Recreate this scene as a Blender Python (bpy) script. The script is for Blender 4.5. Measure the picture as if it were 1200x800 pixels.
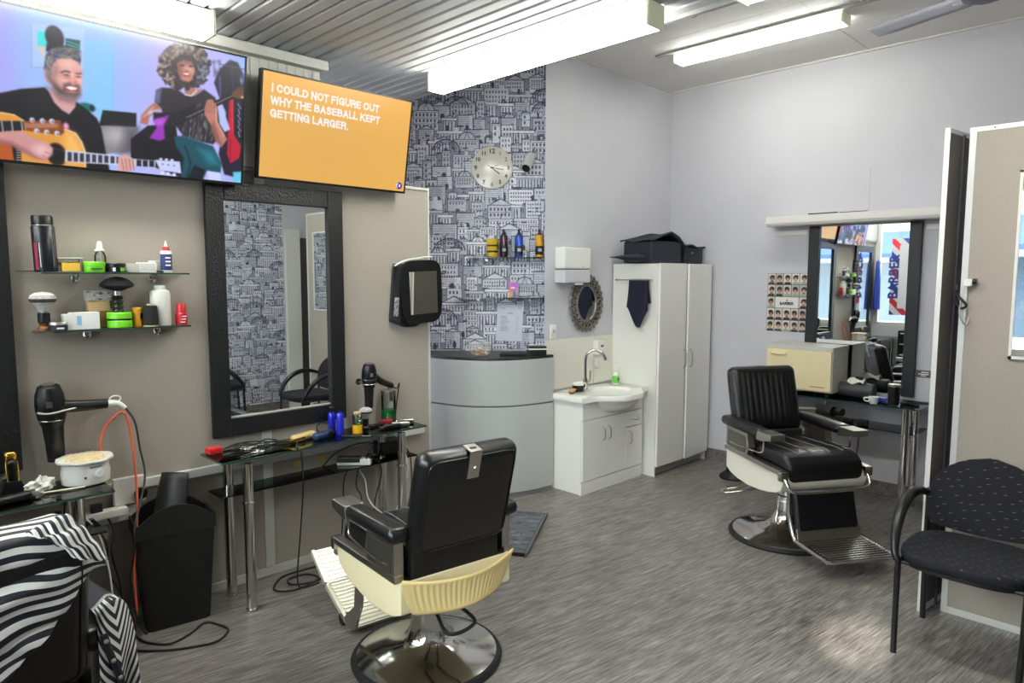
import bpy, bmesh, math, random
import numpy as np
from mathutils import Matrix, Vector
for _o in list(bpy.data.objects): bpy.data.objects.remove(_o)
S = bpy.context.scene
COL = S.collection
R = math.radians
# ------------------------------------------------------------------ camera
cam_d = bpy.data.cameras.new('camera'); cam = bpy.data.objects.new('camera', cam_d); COL.objects.link(cam)
cam_d.sensor_width = 36; cam_d.lens = 36*805.66/1200; cam_d.clip_start = .02
_y, _p, _r = R(44.8018), R(5.3326), R(.1379)
_f = Vector((math.sin(_y)*math.cos(_p), math.cos(_y)*math.cos(_p), -math.sin(_p)))
_ri = Vector((math.cos(_y), -math.sin(_y), 0)); _u = _ri.cross(_f)
_r2 = _ri*math.cos(_r)+_u*math.sin(_r); _u2 = -_ri*math.sin(_r)+_u*math.cos(_r)
cam.matrix_world = Matrix(((_r2.x, _u2.x, -_f.x, 0), (_r2.y, _u2.y, -_f.y, 0), (_r2.z, _u2.z, -_f.z, 1.7), (0, 0, 0, 1)))
S.camera = cam
# ------------------------------------------------------------------ world, exposure
W = bpy.data.worlds.new('daylight'); S.world = W; W.use_nodes = True
_bg = W.node_tree.nodes['Background']; _bg.inputs['Color'].default_value = (.92, .96, 1, 1); _bg.inputs['Strength'].default_value = 14.0
S.view_settings.view_transform = 'Standard'; S.view_settings.look = 'None'
S.view_settings.gamma = 1; S.view_settings.use_curve_mapping = False
S.view_settings.exposure = 0.32
LAMP = 33.0                                                   # emission of the fluorescent diffusers
S.cycles.max_bounces = 10; S.cycles.diffuse_bounces = 5; S.cycles.glossy_bounces = 5
S.cycles.transparent_max_bounces = 16; S.cycles.caustics_reflective = False; S.cycles.caustics_refractive = False
S.cycles.sample_clamp_indirect = 6
def area_light(name, loc, rot, sx, sy, power, col, portal=False):
    d = bpy.data.lights.new(name, 'AREA'); d.shape = 'RECTANGLE'; d.size = sx; d.size_y = sy; d.energy = power; d.color = col
    d.cycles.is_portal = portal
    o = bpy.data.objects.new(name, d); COL.objects.link(o); o.location = loc; o.rotation_euler = rot
    return o
area_light('window_portal', (-.49, 1.75, 1.55), (0, R(-90), 0), 2.2, 3.3, 1, (1, 1, 1), True)
_sp = bpy.data.lights.new('floor_patch_spot', 'SPOT'); _sp.energy = 1700; _sp.spot_size = R(5); _sp.spot_blend = .8; _sp.color = (1, .97, .82); _sp.shadow_soft_size = .02  # added spot for the pale floor patch, standing in for glinting sunlight
_so = bpy.data.objects.new('floor_patch_spot', _sp); COL.objects.link(_so); _so.location = (-.36, .35, 2.75)
_so.rotation_euler = (Vector((3.32, 1.05, 0))-Vector((-.36, .35, 2.75))).to_track_quat('-Z', 'Y').to_euler()
# ------------------------------------------------------------------ materials
def lin(c):
    c = np.asarray(c, float)/255
    return np.where(c <= .04045, c/12.92, ((c+.055)/1.055)**2.4)
MATS = {}
def mat(name, col, rough=.5, metal=0, bump=None, var=None, coat=0, spec=None, emis=None, trans=0, sheen=0, alpha=1):
    if name in MATS: return MATS[name]
    m = bpy.data.materials.new(name); m.use_nodes = True; nt = m.node_tree; N = nt.nodes; L = nt.links
    b = N['Principled BSDF']; c = (*lin(col), 1)
    b.inputs['Base Color'].default_value = c; b.inputs['Roughness'].default_value = rough; b.inputs['Metallic'].default_value = metal
    b.inputs['Coat Weight'].default_value = coat; b.inputs['Coat Roughness'].default_value = .15
    b.inputs['Transmission Weight'].default_value = trans; b.inputs['Sheen Weight'].default_value = sheen; b.inputs['Alpha'].default_value = alpha
    if spec is not None: b.inputs['Specular IOR Level'].default_value = spec
    if emis: b.inputs['Emission Color'].default_value = (*lin(emis[0]), 1); b.inputs['Emission Strength'].default_value = emis[1]
    if var or bump: tc = N.new('ShaderNodeTexCoord')
    if var:                                                  # (scale, amount[, stretch xyz])
        mp = N.new('ShaderNodeMapping'); mp.inputs['Scale'].default_value = var[2] if len(var) > 2 else (1, 1, 1)
        n = N.new('ShaderNodeTexNoise'); n.inputs['Scale'].default_value = var[0]; n.inputs['Detail'].default_value = 5
        r = N.new('ShaderNodeMapRange'); r.inputs[1].default_value = .3; r.inputs[2].default_value = .7; r.inputs[3].default_value = 1-var[1]; r.inputs[4].default_value = 1+var[1]
        x = N.new('ShaderNodeMix'); x.data_type = 'RGBA'; x.blend_type = 'MULTIPLY'; x.inputs[0].default_value = 1; x.inputs[6].default_value = c
        L.new(tc.outputs['Object'], mp.inputs[0]); L.new(mp.outputs[0], n.inputs['Vector']); L.new(n.outputs[0], r.inputs[0]); L.new(r.outputs[0], x.inputs[7]); L.new(x.outputs[2], b.inputs['Base Color'])
    if bump:                                                 # (scale, strength[, 'noise'|'voronoi'|'weave'])
        k = bump[2] if len(bump) > 2 else 'noise'
        if k == 'voronoi': t = N.new('ShaderNodeTexVoronoi'); t.inputs['Scale'].default_value = bump[0]; out = t.outputs['Distance']
        elif k == 'brick':
            t = N.new('ShaderNodeTexBrick'); t.inputs['Scale'].default_value = bump[0]; t.inputs['Mortar Size'].default_value = .04; t.inputs['Mortar Smooth'].default_value = 1; out = t.outputs['Fac']
        else: t = N.new('ShaderNodeTexNoise'); t.inputs['Scale'].default_value = bump[0]; t.inputs['Detail'].default_value = 3; out = t.outputs[0]
        bp = N.new('ShaderNodeBump'); bp.inputs['Strength'].default_value = bump[1]; bp.inputs['Distance'].default_value = .002
        if k == 'brick':
            mp2 = N.new('ShaderNodeMapping'); mp2.inputs['Rotation'].default_value = (R(90), 0, 0); L.new(tc.outputs['Object'], mp2.inputs[0]); L.new(mp2.outputs[0], t.inputs['Vector'])
        else: L.new(tc.outputs['Object'], t.inputs['Vector'])
        L.new(out, bp.inputs['Height']); L.new(bp.outputs[0], b.inputs['Normal'])
    MATS[name] = m; return m
def arch_glass(name, tint, refl=1.45, rough=0.0):
    if name in MATS: return MATS[name]
    m = bpy.data.materials.new(name); m.use_nodes = True; nt = m.node_tree; N = nt.nodes; L = nt.links; N.clear()
    o = N.new('ShaderNodeOutputMaterial'); t = N.new('ShaderNodeBsdfTransparent'); t.inputs[0].default_value = (*lin(tint), 1)
    g = N.new('ShaderNodeBsdfGlossy'); g.inputs['Roughness'].default_value = rough; f = N.new('ShaderNodeFresnel'); f.inputs[0].default_value = refl
    x = N.new('ShaderNodeMixShader'); L.new(f.outputs[0], x.inputs[0]); L.new(t.outputs[0], x.inputs[1]); L.new(g.outputs[0], x.inputs[2]); L.new(x.outputs[0], o.inputs[0])
    MATS[name] = m; return m
def print_mat(name, rough=.6, emit=0):                      # flat print held in the mesh's colour attribute
    if name in MATS: return MATS[name]
    m = bpy.data.materials.new(name); m.use_nodes = True; nt = m.node_tree; b = nt.nodes['Principled BSDF']
    a = nt.nodes.new('ShaderNodeAttribute'); a.attribute_name = 'print'
    b.inputs['Roughness'].default_value = rough
    if emit:
        b.inputs['Base Color'].default_value = (.01, .01, .01, 1); nt.links.new(a.outputs['Color'], b.inputs['Emission Color']); b.inputs['Emission Strength'].default_value = emit
    else: nt.links.new(a.outputs['Color'], b.inputs['Base Color'])
    MATS[name] = m; return m
def floor_mat():
    m = bpy.data.materials.new('streaked_vinyl'); m.use_nodes = True; nt = m.node_tree; N = nt.nodes; L = nt.links; b = N['Principled BSDF']
    tc0 = N.new('ShaderNodeTexCoord'); tc = N.new('ShaderNodeMapping'); tc.inputs['Rotation'].default_value = (0, 0, R(7)); L.new(tc0.outputs['Object'], tc.inputs[0])
    def noise(sx, sy, det, dist=0):
        mp = N.new('ShaderNodeMapping'); mp.inputs['Scale'].default_value = (sx, sy, sy); n = N.new('ShaderNodeTexNoise'); n.inputs['Scale'].default_value = 1
        n.inputs['Detail'].default_value = det; n.inputs['Distortion'].default_value = dist; n.inputs['Roughness'].default_value = .65
        L.new(tc.outputs[0], mp.inputs[0]); L.new(mp.outputs[0], n.inputs['Vector']); return n.outputs[0]
    def ramp(src, p):
        r = N.new('ShaderNodeValToRGB'); e = r.color_ramp.elements
        while len(e) < len(p): e.new(.5)
        for k, (q, c) in zip(e, p): k.position = q; k.color = (*lin(c), 1)
        L.new(src, r.inputs[0]); return r.outputs[0]
    a = ramp(noise(6.5, 115, 6, .25), [(.27, (58, 54, 53)), (.41, (120, 114, 111)), (.55, (158, 152, 148)), (.74, (204, 199, 194))])
    d = ramp(noise(3, 26, 4, .4), [(.30, (190, 188, 186)), (.7, (255, 255, 255))])
    w = ramp(noise(.9, 1.1, 3), [(.3, (215, 214, 212)), (.7, (255, 255, 255))])
    x = N.new('ShaderNodeMix'); x.data_type = 'RGBA'; x.blend_type = 'MULTIPLY'; x.inputs[0].default_value = 1; L.new(a, x.inputs[6]); L.new(d, x.inputs[7])
    y = N.new('ShaderNodeMix'); y.data_type = 'RGBA'; y.blend_type = 'MULTIPLY'; y.inputs[0].default_value = 1; L.new(x.outputs[2], y.inputs[6]); L.new(w, y.inputs[7])
    L.new(y.outputs[2], b.inputs['Base Color'])
    b.inputs['Roughness'].default_value = .36; b.inputs['Specular IOR Level'].default_value = .5
    bp = N.new('ShaderNodeBump'); bp.inputs['Strength'].default_value = .25; bp.inputs['Distance'].default_value = .001; L.new(noise(6.5, 115, 5), bp.inputs['Height']); L.new(bp.outputs[0], b.inputs['Normal'])
    MATS['floor'] = m; return m
CHROME = mat('chrome', (205, 203, 198), .12, 1); STEEL = mat('brushed_steel', (180, 176, 168), .32, 1)
BLACKV = mat('black_vinyl', (9, 9, 12), .36, bump=(220, .12), coat=.15); BLACKP = mat('black_plastic', (10, 10, 11), .35); BLACKM = mat('matte_black', (13, 13, 14), .6)
RUBBER = mat('black_rubber', (15, 15, 15), .7); WHITEP = mat('white_plastic', (228, 226, 218), .4); WHITEG = mat('white_gloss', (238, 238, 232), .22, coat=.4)
ALU = mat('aluminium', (216, 216, 210), .4, .25); MIRROR = mat('mirror_glass', (232, 236, 236), .012, 1); CREAM = mat('cream_enamel', (232, 219, 182), .3, coat=.4)
GOLD = mat('gold_metal', (214, 170, 74), .25, 1); CORD = mat('black_cord', (14, 14, 15), .55); WCORD = mat('white_cord', (215, 213, 208), .5)
SMOKE = arch_glass('smoked_glass', (146, 160, 156), 1.6); CLEAR = arch_glass('clear_glass', (246, 251, 248), 1.42); GEDGE = mat('glass_edge', (36, 66, 58), .15, coat=.5)
# ------------------------------------------------------------------ mesh builder
class MB:
    def __init__(s): s.bm = bmesh.new(); s.kinds = set(); s.wn = False
    def _add(s, t, M=None):
        if M is not None: bmesh.ops.transform(t, matrix=M, verts=t.verts)
        me = bpy.data.meshes.new('t'); t.to_mesh(me); t.free(); s.bm.from_mesh(me); bpy.data.meshes.remove(me); return s
    def box(s, c, d, bev=0, rot=None, seg=2):
        t = bmesh.new(); bmesh.ops.create_cube(t, size=1); bmesh.ops.scale(t, vec=d, verts=t.verts)
        s.kinds.add('box')
        if bev: s.wn |= seg < 4; bmesh.ops.bevel(t, geom=t.edges[:], offset=min(bev, min(d)*.499), segments=seg, profile=.5, affect='EDGES')
        M = Matrix.Translation(c)
        if rot: M = M @ Matrix.Rotation(rot[2], 4, 'Z') @ Matrix.Rotation(rot[1], 4, 'Y') @ Matrix.Rotation(rot[0], 4, 'X')
        return s._add(t, M)
    def span(s, lo, hi, bev=0): return s.box([(a+b)/2 for a, b in zip(lo, hi)], [abs(b-a) for a, b in zip(lo, hi)], bev)
    def cyl(s, a, b, r, r2=None, n=16):
        a = Vector(a); b = Vector(b); t = bmesh.new(); bmesh.ops.create_cone(t, cap_ends=True, segments=n, radius1=r, radius2=r if r2 is None else r2, depth=(b-a).length)
        return s._add(t, Matrix.Translation((a+b)/2) @ (b-a).to_track_quat('Z', 'Y').to_matrix().to_4x4())
    def tube(s, pts, r, n=8, sub=6, closed=False):
        P = [Vector(p) for p in pts]; s.kinds.add('tube')
        if sub > 1 and len(P) > 2:
            Q = []; k = len(P); rng = range(k if closed else k-1)
            for i in rng:
                g = (lambda j: P[j % k]) if closed else (lambda j: P[max(0, min(k-1, j))])
                a, b, c, d = g(i-1), g(i), g(i+1), g(i+2)
                for j in range(sub):
                    t = j/sub; Q.append(.5*((2*b)+(c-a)*t+(2*a-5*b+4*c-d)*t*t+(3*b-a-3*c+d)*t**3))
            if not closed: Q.append(P[-1])
            P = Q
        rings = []; up = Vector((0, 0, 1)); m = len(P); last = None
        for i, p in enumerate(P):
            d = (P[(i+1) % m]-P[i-1]) if closed else (P[min(i+1, m-1)]-P[max(i-1, 0)])
            if d.length < 1e-9: d = Vector((0, 0, 1))
            d.normalize()
            if last is None: x = d.cross(up if abs(d.z) < .9 else Vector((1, 0, 0)))
            else: x = last-d*last.dot(d)
            if x.length < 1e-6: x = d.orthogonal()
            x.normalize(); last = x; y = d.cross(x); rr = r(i/(m-1)) if callable(r) else r
            rings.append([s.bm.verts.new(p+x*rr*math.cos(2*math.pi*k/n)+y*rr*math.sin(2*math.pi*k/n)) for k in range(n)])
        for i in range(m if closed else m-1):
            A, B = rings[i], rings[(i+1) % m]
            for k in range(n): s.bm.faces.new((A[k], A[(k+1) % n], B[(k+1) % n], B[k]))
        if not closed: s.bm.faces.new(rings[0][::-1]); s.bm.faces.new(rings[-1])
        return s
    def lathe(s, prof, c=(0, 0, 0), n=24, sx=1, sy=1, rot=None):
        t = bmesh.new(); rings = []; s.kinds.add('lathe')
        for r, z in prof: rings.append([t.verts.new((r*sx*math.cos(2*math.pi*k/n), r*sy*math.sin(2*math.pi*k/n), z)) for k in range(n)] if r > 1e-6 else [t.verts.new((0, 0, z))])
        for A, B in zip(rings, rings[1:]):
            for k in range(n):
                a = [A[k], A[(k+1) % n]] if len(A) > 1 else [A[0]]; b = [B[(k+1) % n], B[k]] if len(B) > 1 else [B[0]]
                if len(a)+len(b) > 2: t.faces.new(a+b)
        if len(rings[0]) > 1: t.faces.new(rings[0][::-1])
        if len(rings[-1]) > 1: t.faces.new(rings[-1])
        M = Matrix.Translation(c)
        if rot: M = M @ Matrix.Rotation(rot[2], 4, 'Z') @ Matrix.Rotation(rot[1], 4, 'Y') @ Matrix.Rotation(rot[0], 4, 'X')
        return s._add(t, M)
    def prism(s, poly, axis, lo, hi, bev=0):                # polygon in the two other axes (in xyz order), extruded along axis
        t = bmesh.new(); k = 'xyz'.index(axis)
        def P(q, h): v = list(q); v.insert(k, h); return v
        a = [t.verts.new(P(q, lo)) for q in poly]; b = [t.verts.new(P(q, hi)) for q in poly]; n = len(poly)
        t.faces.new(a); t.faces.new(b)
        for i in range(n): t.faces.new((a[i], a[(i+1) % n], b[(i+1) % n], b[i]))
        bmesh.ops.recalc_face_normals(t, faces=t.faces)
        s.kinds.add('prism')
        if bev: s.wn = True; bmesh.ops.bevel(t, geom=t.edges[:], offset=bev, segments=2, profile=.5, affect='EDGES')
        return s._add(t)
    def grid(s, f, nu, nv, cu=False):
        V = [[s.bm.verts.new(f(i/nu, j/nv)) for j in range(nv+1)] for i in range(nu if cu else nu+1)]
        for i in range(nu):
            for j in range(nv):
                A, B = V[i], V[(i+1) % len(V)]; s.bm.faces.new((A[j], B[j], B[j+1], A[j+1]))
        return s
    def ball(s, c, r, d=None, n=16):
        t = bmesh.new(); bmesh.ops.create_uvsphere(t, u_segments=n, v_segments=n//2, radius=1); return s._add(t, Matrix.Translation(c) @ Matrix.Diagonal((*(d or (r, r, r)), 1)))
    def mesh(s, name, angle=35):
        if s.kinds == {'tube'}: angle = 62
        bmesh.ops.recalc_face_normals(s.bm, faces=s.bm.faces)
        me = bpy.data.meshes.new(name); s.bm.to_mesh(me); s.bm.free()
        me.polygons.foreach_set('use_smooth', [True]*len(me.polygons)); me.set_sharp_from_angle(angle=R(angle)); return me
def link(name, me, m, parent=None, label=None):
    o = bpy.data.objects.new(name, me); COL.objects.link(o)
    if m and not me.materials: me.materials.append(m)
    if parent: o.parent = parent
    if label: o['label'] = label
    return o
def part(name, mb, m, parent=None, label=None, angle=35):
    if not isinstance(mb, MB): return link(name, mb, m, parent, label)
    o = link(name, mb.mesh(name, angle), m, parent, label)
    if mb.wn: w = o.modifiers.new('flat_faces', 'WEIGHTED_NORMAL'); w.keep_sharp = True; w.weight = 80
    return o
def tag(o, label, cat, group=None, kind=None):
    o['label'] = label; o['category'] = cat
    if group: o['group'] = group
    if kind: o['kind'] = kind
    return o
def thing(name, label, cat, loc=(0, 0, 0), rz=0, group=None, rx=0, ry=0):
    o = bpy.data.objects.new(name, None); COL.objects.link(o); o.empty_display_size = .1; o.location = loc; o.rotation_euler = (rx, ry, rz); return tag(o, label, cat, group)
def solo(name, mb, m, label, cat, group=None, loc=None, rz=0):
    o = tag(part(name, mb, m), label, cat, group)
    if loc: o.location = loc; o.rotation_euler = (0, 0, rz)
    return o
def struct(name, mb, m, parent=None):
    o = part(name, mb, m, parent)
    if not parent: o['kind'] = 'structure'
    return o
def copy_tree(o, parent=None):
    c = o.copy(); COL.objects.link(c); c.parent = parent
    for ch in list(o.children): copy_tree(ch, c)
    return c
def text_mesh(body, size, extrude=.0006, bold=0, align='LEFT', spacing=1, line=1):
    cu = bpy.data.curves.new('t', 'FONT'); cu.body = body; cu.size = size; cu.extrude = extrude; cu.offset = bold; cu.align_x = align; cu.space_character = spacing; cu.space_line = line; cu.resolution_u = 3
    o = bpy.data.objects.new('t', cu); COL.objects.link(o); dg = bpy.context.evaluated_depsgraph_get(); me = bpy.data.meshes.new_from_object(o.evaluated_get(dg)); bpy.data.objects.remove(o); bpy.data.curves.remove(cu); me.materials.clear(); return me
def text(name, body, size, m, parent, loc, rot=(R(90), 0, 0), **k):
    o = link(name, text_mesh(body, size, **k), m, parent); o.location = loc; o.rotation_euler = rot; return o
# ------------------------------------------------------------------ flat prints drawn with numpy, stored as a colour attribute
class Img:
    def __init__(s, w, h, c): s.w, s.h = w, h; s.a = np.zeros((h, w, 3)); s.a[:] = np.array(c)/255.; s.Y, s.X = np.mgrid[0:h, 0:w].astype(float)
    def put(s, k, c, op=1): k = np.clip(k, 0, 1)[..., None]*op; s.a = s.a*(1-k)+np.array(c)/255.*k; return s
    def ell(s, x, y, rx, ry, c, rot=0, soft=1.0, op=1):
        ca, sa = math.cos(rot), math.sin(rot); u = ((s.X-x)*ca+(s.Y-y)*sa)/rx; v = (-(s.X-x)*sa+(s.Y-y)*ca)/ry
        return s.put((1-np.sqrt(u*u+v*v))*min(rx, ry)/soft+.5, c, op)
    def poly(s, P, c, soft=1.0, op=1):
        n = len(P); ins = np.zeros((s.h, s.w), bool); d = np.full((s.h, s.w), 1e9)
        for i in range(n):
            (x0, y0), (x1, y1) = P[i], P[(i+1) % n]
            if y0 != y1: ins ^= ((y0 > s.Y) != (y1 > s.Y)) & (s.X < (x1-x0)*(s.Y-y0)/(y1-y0)+x0)
            ex, ey = x1-x0, y1-y0; t = np.clip(((s.X-x0)*ex+(s.Y-y0)*ey)/(ex*ex+ey*ey+1e-9), 0, 1); d = np.minimum(d, np.hypot(s.X-x0-t*ex, s.Y-y0-t*ey))
        return s.put(np.where(ins, d, -d)/soft+.5, c, op)
    def line(s, P, wd, c, op=1):
        for (x0, y0), (x1, y1) in zip(P, P[1:]):
            ex, ey = x1-x0, y1-y0; t = np.clip(((s.X-x0)*ex+(s.Y-y0)*ey)/(ex*ex+ey*ey+1e-9), 0, 1); s.put(wd/2-np.hypot(s.X-x0-t*ex, s.Y-y0-t*ey)+.5, c, op)
        return s
    def rect(s, x0, y0, x1, y1, c, op=1):
        x0, y0, x1, y1 = [int(round(v)) for v in (x0, y0, x1, y1)]; x0, y0 = max(x0, 0), max(y0, 0)
        if x1 > x0 and y1 > y0: s.a[y0:y1, x0:x1] = s.a[y0:y1, x0:x1]*(1-op)+np.array(c)/255.*op
        return s
def print_mesh(name, img, w, h):                            # a sheet w by h in local xz, origin at its lower left corner, facing -y
    nx, ny = img.w, img.h; xs = np.linspace(0, w, nx); zs = np.linspace(h, 0, ny); X, Z = np.meshgrid(xs, zs)
    co = np.stack([X, np.zeros_like(X), Z], -1).reshape(-1, 3); i = np.arange(nx*ny).reshape(ny, nx)
    f = np.stack([i[1:, :-1], i[1:, 1:], i[:-1, 1:], i[:-1, :-1]], -1).reshape(-1, 4)
    me = bpy.data.meshes.new(name); me.vertices.add(len(co)); me.vertices.foreach_set('co', co.ravel()); me.loops.add(f.size); me.loops.foreach_set('vertex_index', f.ravel())
    me.polygons.add(len(f)); me.polygons.foreach_set('loop_start', np.arange(len(f))*4); me.update(calc_edges=True)
    at = me.color_attributes.new('print', 'FLOAT_COLOR', 'POINT'); rgba = np.ones((nx*ny, 4)); rgba[:, :3] = lin(np.clip(img.a, 0, 1).reshape(-1, 3)*255); at.data.foreach_set('color', rgba.ravel().astype(np.float32)); return me
# ------------------------------------------------------------------ structure
WALLP = mat('white_paint', (205, 204, 210), .55, var=(3, .02)); FABRIC = mat('taupe_fabric', (166, 157, 146), .8, bump=(500, .35), var=(260, .10)); CEILP = mat('ceiling_paint', (222, 220, 215), .6)
struct('floor', MB().span((-.52, -1.1, -.05), (5.95, 6.6, 0)), floor_mat())
c = struct('ceiling', MB().span((2.0, -1.1, 3.462), (5.95, 6.6, 3.5)), mat('joint_grey', (150, 148, 145), .8))
for x0, x1 in ((2.93, 4.527), (4.531, 5.167), (5.173, 5.82)):
    for y0, y1 in ((-1, 1.948), (1.953, 3.7)): part('ceiling_panel', MB().span((x0, y0, 3.45), (x1, y1, 3.464)), CEILP, c)
part('ceiling_panel', MB().span((2.93, 3.705, 3.45), (4.6, 6.5, 3.464)), CEILP, c)
part('cover_strip', MB().span((5.795, -1, 3.438), (5.82, 3.7, 3.452)), CEILP, c)
part('cover_strip', MB().span((4.03, 3.68, 3.44), (5.82, 3.7, 3.452)), CEILP, c)
part('batten', MB().span((4.765, 1.55, 3.435), (4.80, 3.2, 3.452)), mat('shadow_strip_grey', (176, 173, 168), .7), c)  # grey strip painting in the long shadow on the ceiling beside the slim fixture
sl = struct('ceiling_slatted', MB().span((-.52, -1.1, 2.95), (2.915, 5.2, 2.98)), mat('slat_void', (30, 30, 32), .8))
SLAT = mat('slat_metal', (176, 177, 178), .5)
sm = MB().prism([(-.0345, 2.945), (-.0345, 2.928), (-.028, 2.92), (.028, 2.92), (.0345, 2.928), (.0345, 2.945)], 'y', -1.0, 5.15).mesh('slat')
for k in range(41):
    x = 2.865-.0797*k; o = link('slat', sm, SLAT, sl); o.location = (x, 0, 0)
part('edge_trim', MB().span((2.905, -1, 2.905), (2.93, 5.15, 3.45)), mat('edge_grey', (150, 150, 150), .5), sl)
part('edge_trim', MB().span((2.965, -1, 3.02), (2.985, 3.69, 3.05)), mat('edge_grey', (150, 150, 150), .5), sl)
# left partition wall
wl = struct('wall_left', MB().span((-.42, 3.68, 0), (2.855, 3.71, 2.27)), FABRIC)
part('top_rail', MB().span((-.42, 3.672, 2.268), (2.869, 3.718, 2.285)), ALU, wl); part('end_cap', MB().span((2.855, 3.672, 0), (2.869, 3.718, 2.27)), ALU, wl)
for x in (.12, 1.705): part('panel_joint', MB().span((x-.028, 3.674, .05), (x+.028, 3.682, 2.27)), ALU, wl)
part('conduit', MB().span((-.42, 3.650, .655), (2.80, 3.68, .70), .004), mat('conduit_white', (214, 214, 208), .45), wl)
part('cable_duct', MB().span((-.42, 3.640, .515), (1.02, 3.68, .575), .004), mat('conduit_white', (214, 214, 208), .45), wl)
for x, z in ((1.885, .612), (2.045, .612)): part('yellow_sticker', MB().span((x-.022, 3.6755, z-.014), (x+.022, 3.681, z+.014)), mat('sticker_yellow', (206, 172, 92), .6), wl)
struct('baseboard_left', MB().span((-.42, 3.668, 0), (2.857, 3.682, .045)), ALU)
bk = struct('trim_1', MB().span((-.42, 3.655, 2.286), (2.075, 3.72, 2.87)), mat('bulkhead_paint', (206, 206, 200), .5))
part('top_moulding', MB().span((-.42, 3.595, 2.862), (2.10, 3.72, 2.915), .004), mat('bulkhead_paint', (206, 206, 200), .5), bk)
for k in range(48):
    x = -.415+k*.052; part('groove_rib', MB().span((x, 3.651, 2.286), (x+.044, 3.656, 2.862)), mat('bulkhead_paint', (206, 206, 200), .5), bk)
# back wall beside the alcove, right wall, alcove
wb = struct('wall_back', MB().prism([(4.036, 3.70), (5.95, 3.70), (5.95, 3.80), (4.20, 3.80)], 'z', 0, 3.46), WALLP)
part('tile_splashback', MB().span((4.045, 3.688, .79), (4.655, 3.701, 1.197)), mat('splash_gloss', (232, 228, 216), .2, coat=.3), wb); part('tile_splashback', MB().span((4.660, 3.688, .79), (4.918, 3.701, 1.197)), mat('splash_gloss', (232, 228, 216), .2, coat=.3), wb)
wr = struct('wall_right', MB().span((5.82, -1.1, 0), (5.95, 3.80, 3.46)), WALLP)
part('wall_sheet', MB().span((5.811, 1.9, .1), (5.821, 3.21, 2.553)), WALLP, wr); part('wall_sheet', MB().span((5.811, -1, .1), (5.821, 1.898, 2.553)), WALLP, wr)
struct('baseboard_right', MB().prism([(5.775, 0), (5.80, .012), (5.806, .10), (5.822, .10), (5.822, 0)], 'y', -1, 3.7) if 0 else MB().span((5.80, -1, 0), (5.822, 3.7, .105), .006), MATS['floor'])
struct('baseboard_back', MB().span((4.04, 3.682, 0), (5.82, 3.702, .1), .005), MATS['floor'])
# alcove: papered wall turned to face the room corner to corner
FW = Vector((.7046, .7096, 0)); RT = Vector((.7096, -.7046, 0)); ARZ = R(-44.8)
ac = FW*5.75
wa = struct('wall_alcove', MB().span((-2.4, 0, 0), (.45, .08, 3.46)), mat('alcove_paint', (150, 152, 165), .6)); wa.location = ac; wa.rotation_euler = (0, 0, ARZ)
struct('wall_closing', MB().span((2.0, 3.71, 0), (2.06, 6.2, 3.46)), WALLP)  # unseen wall, added to stop sky light leaking in behind the partition
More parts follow.
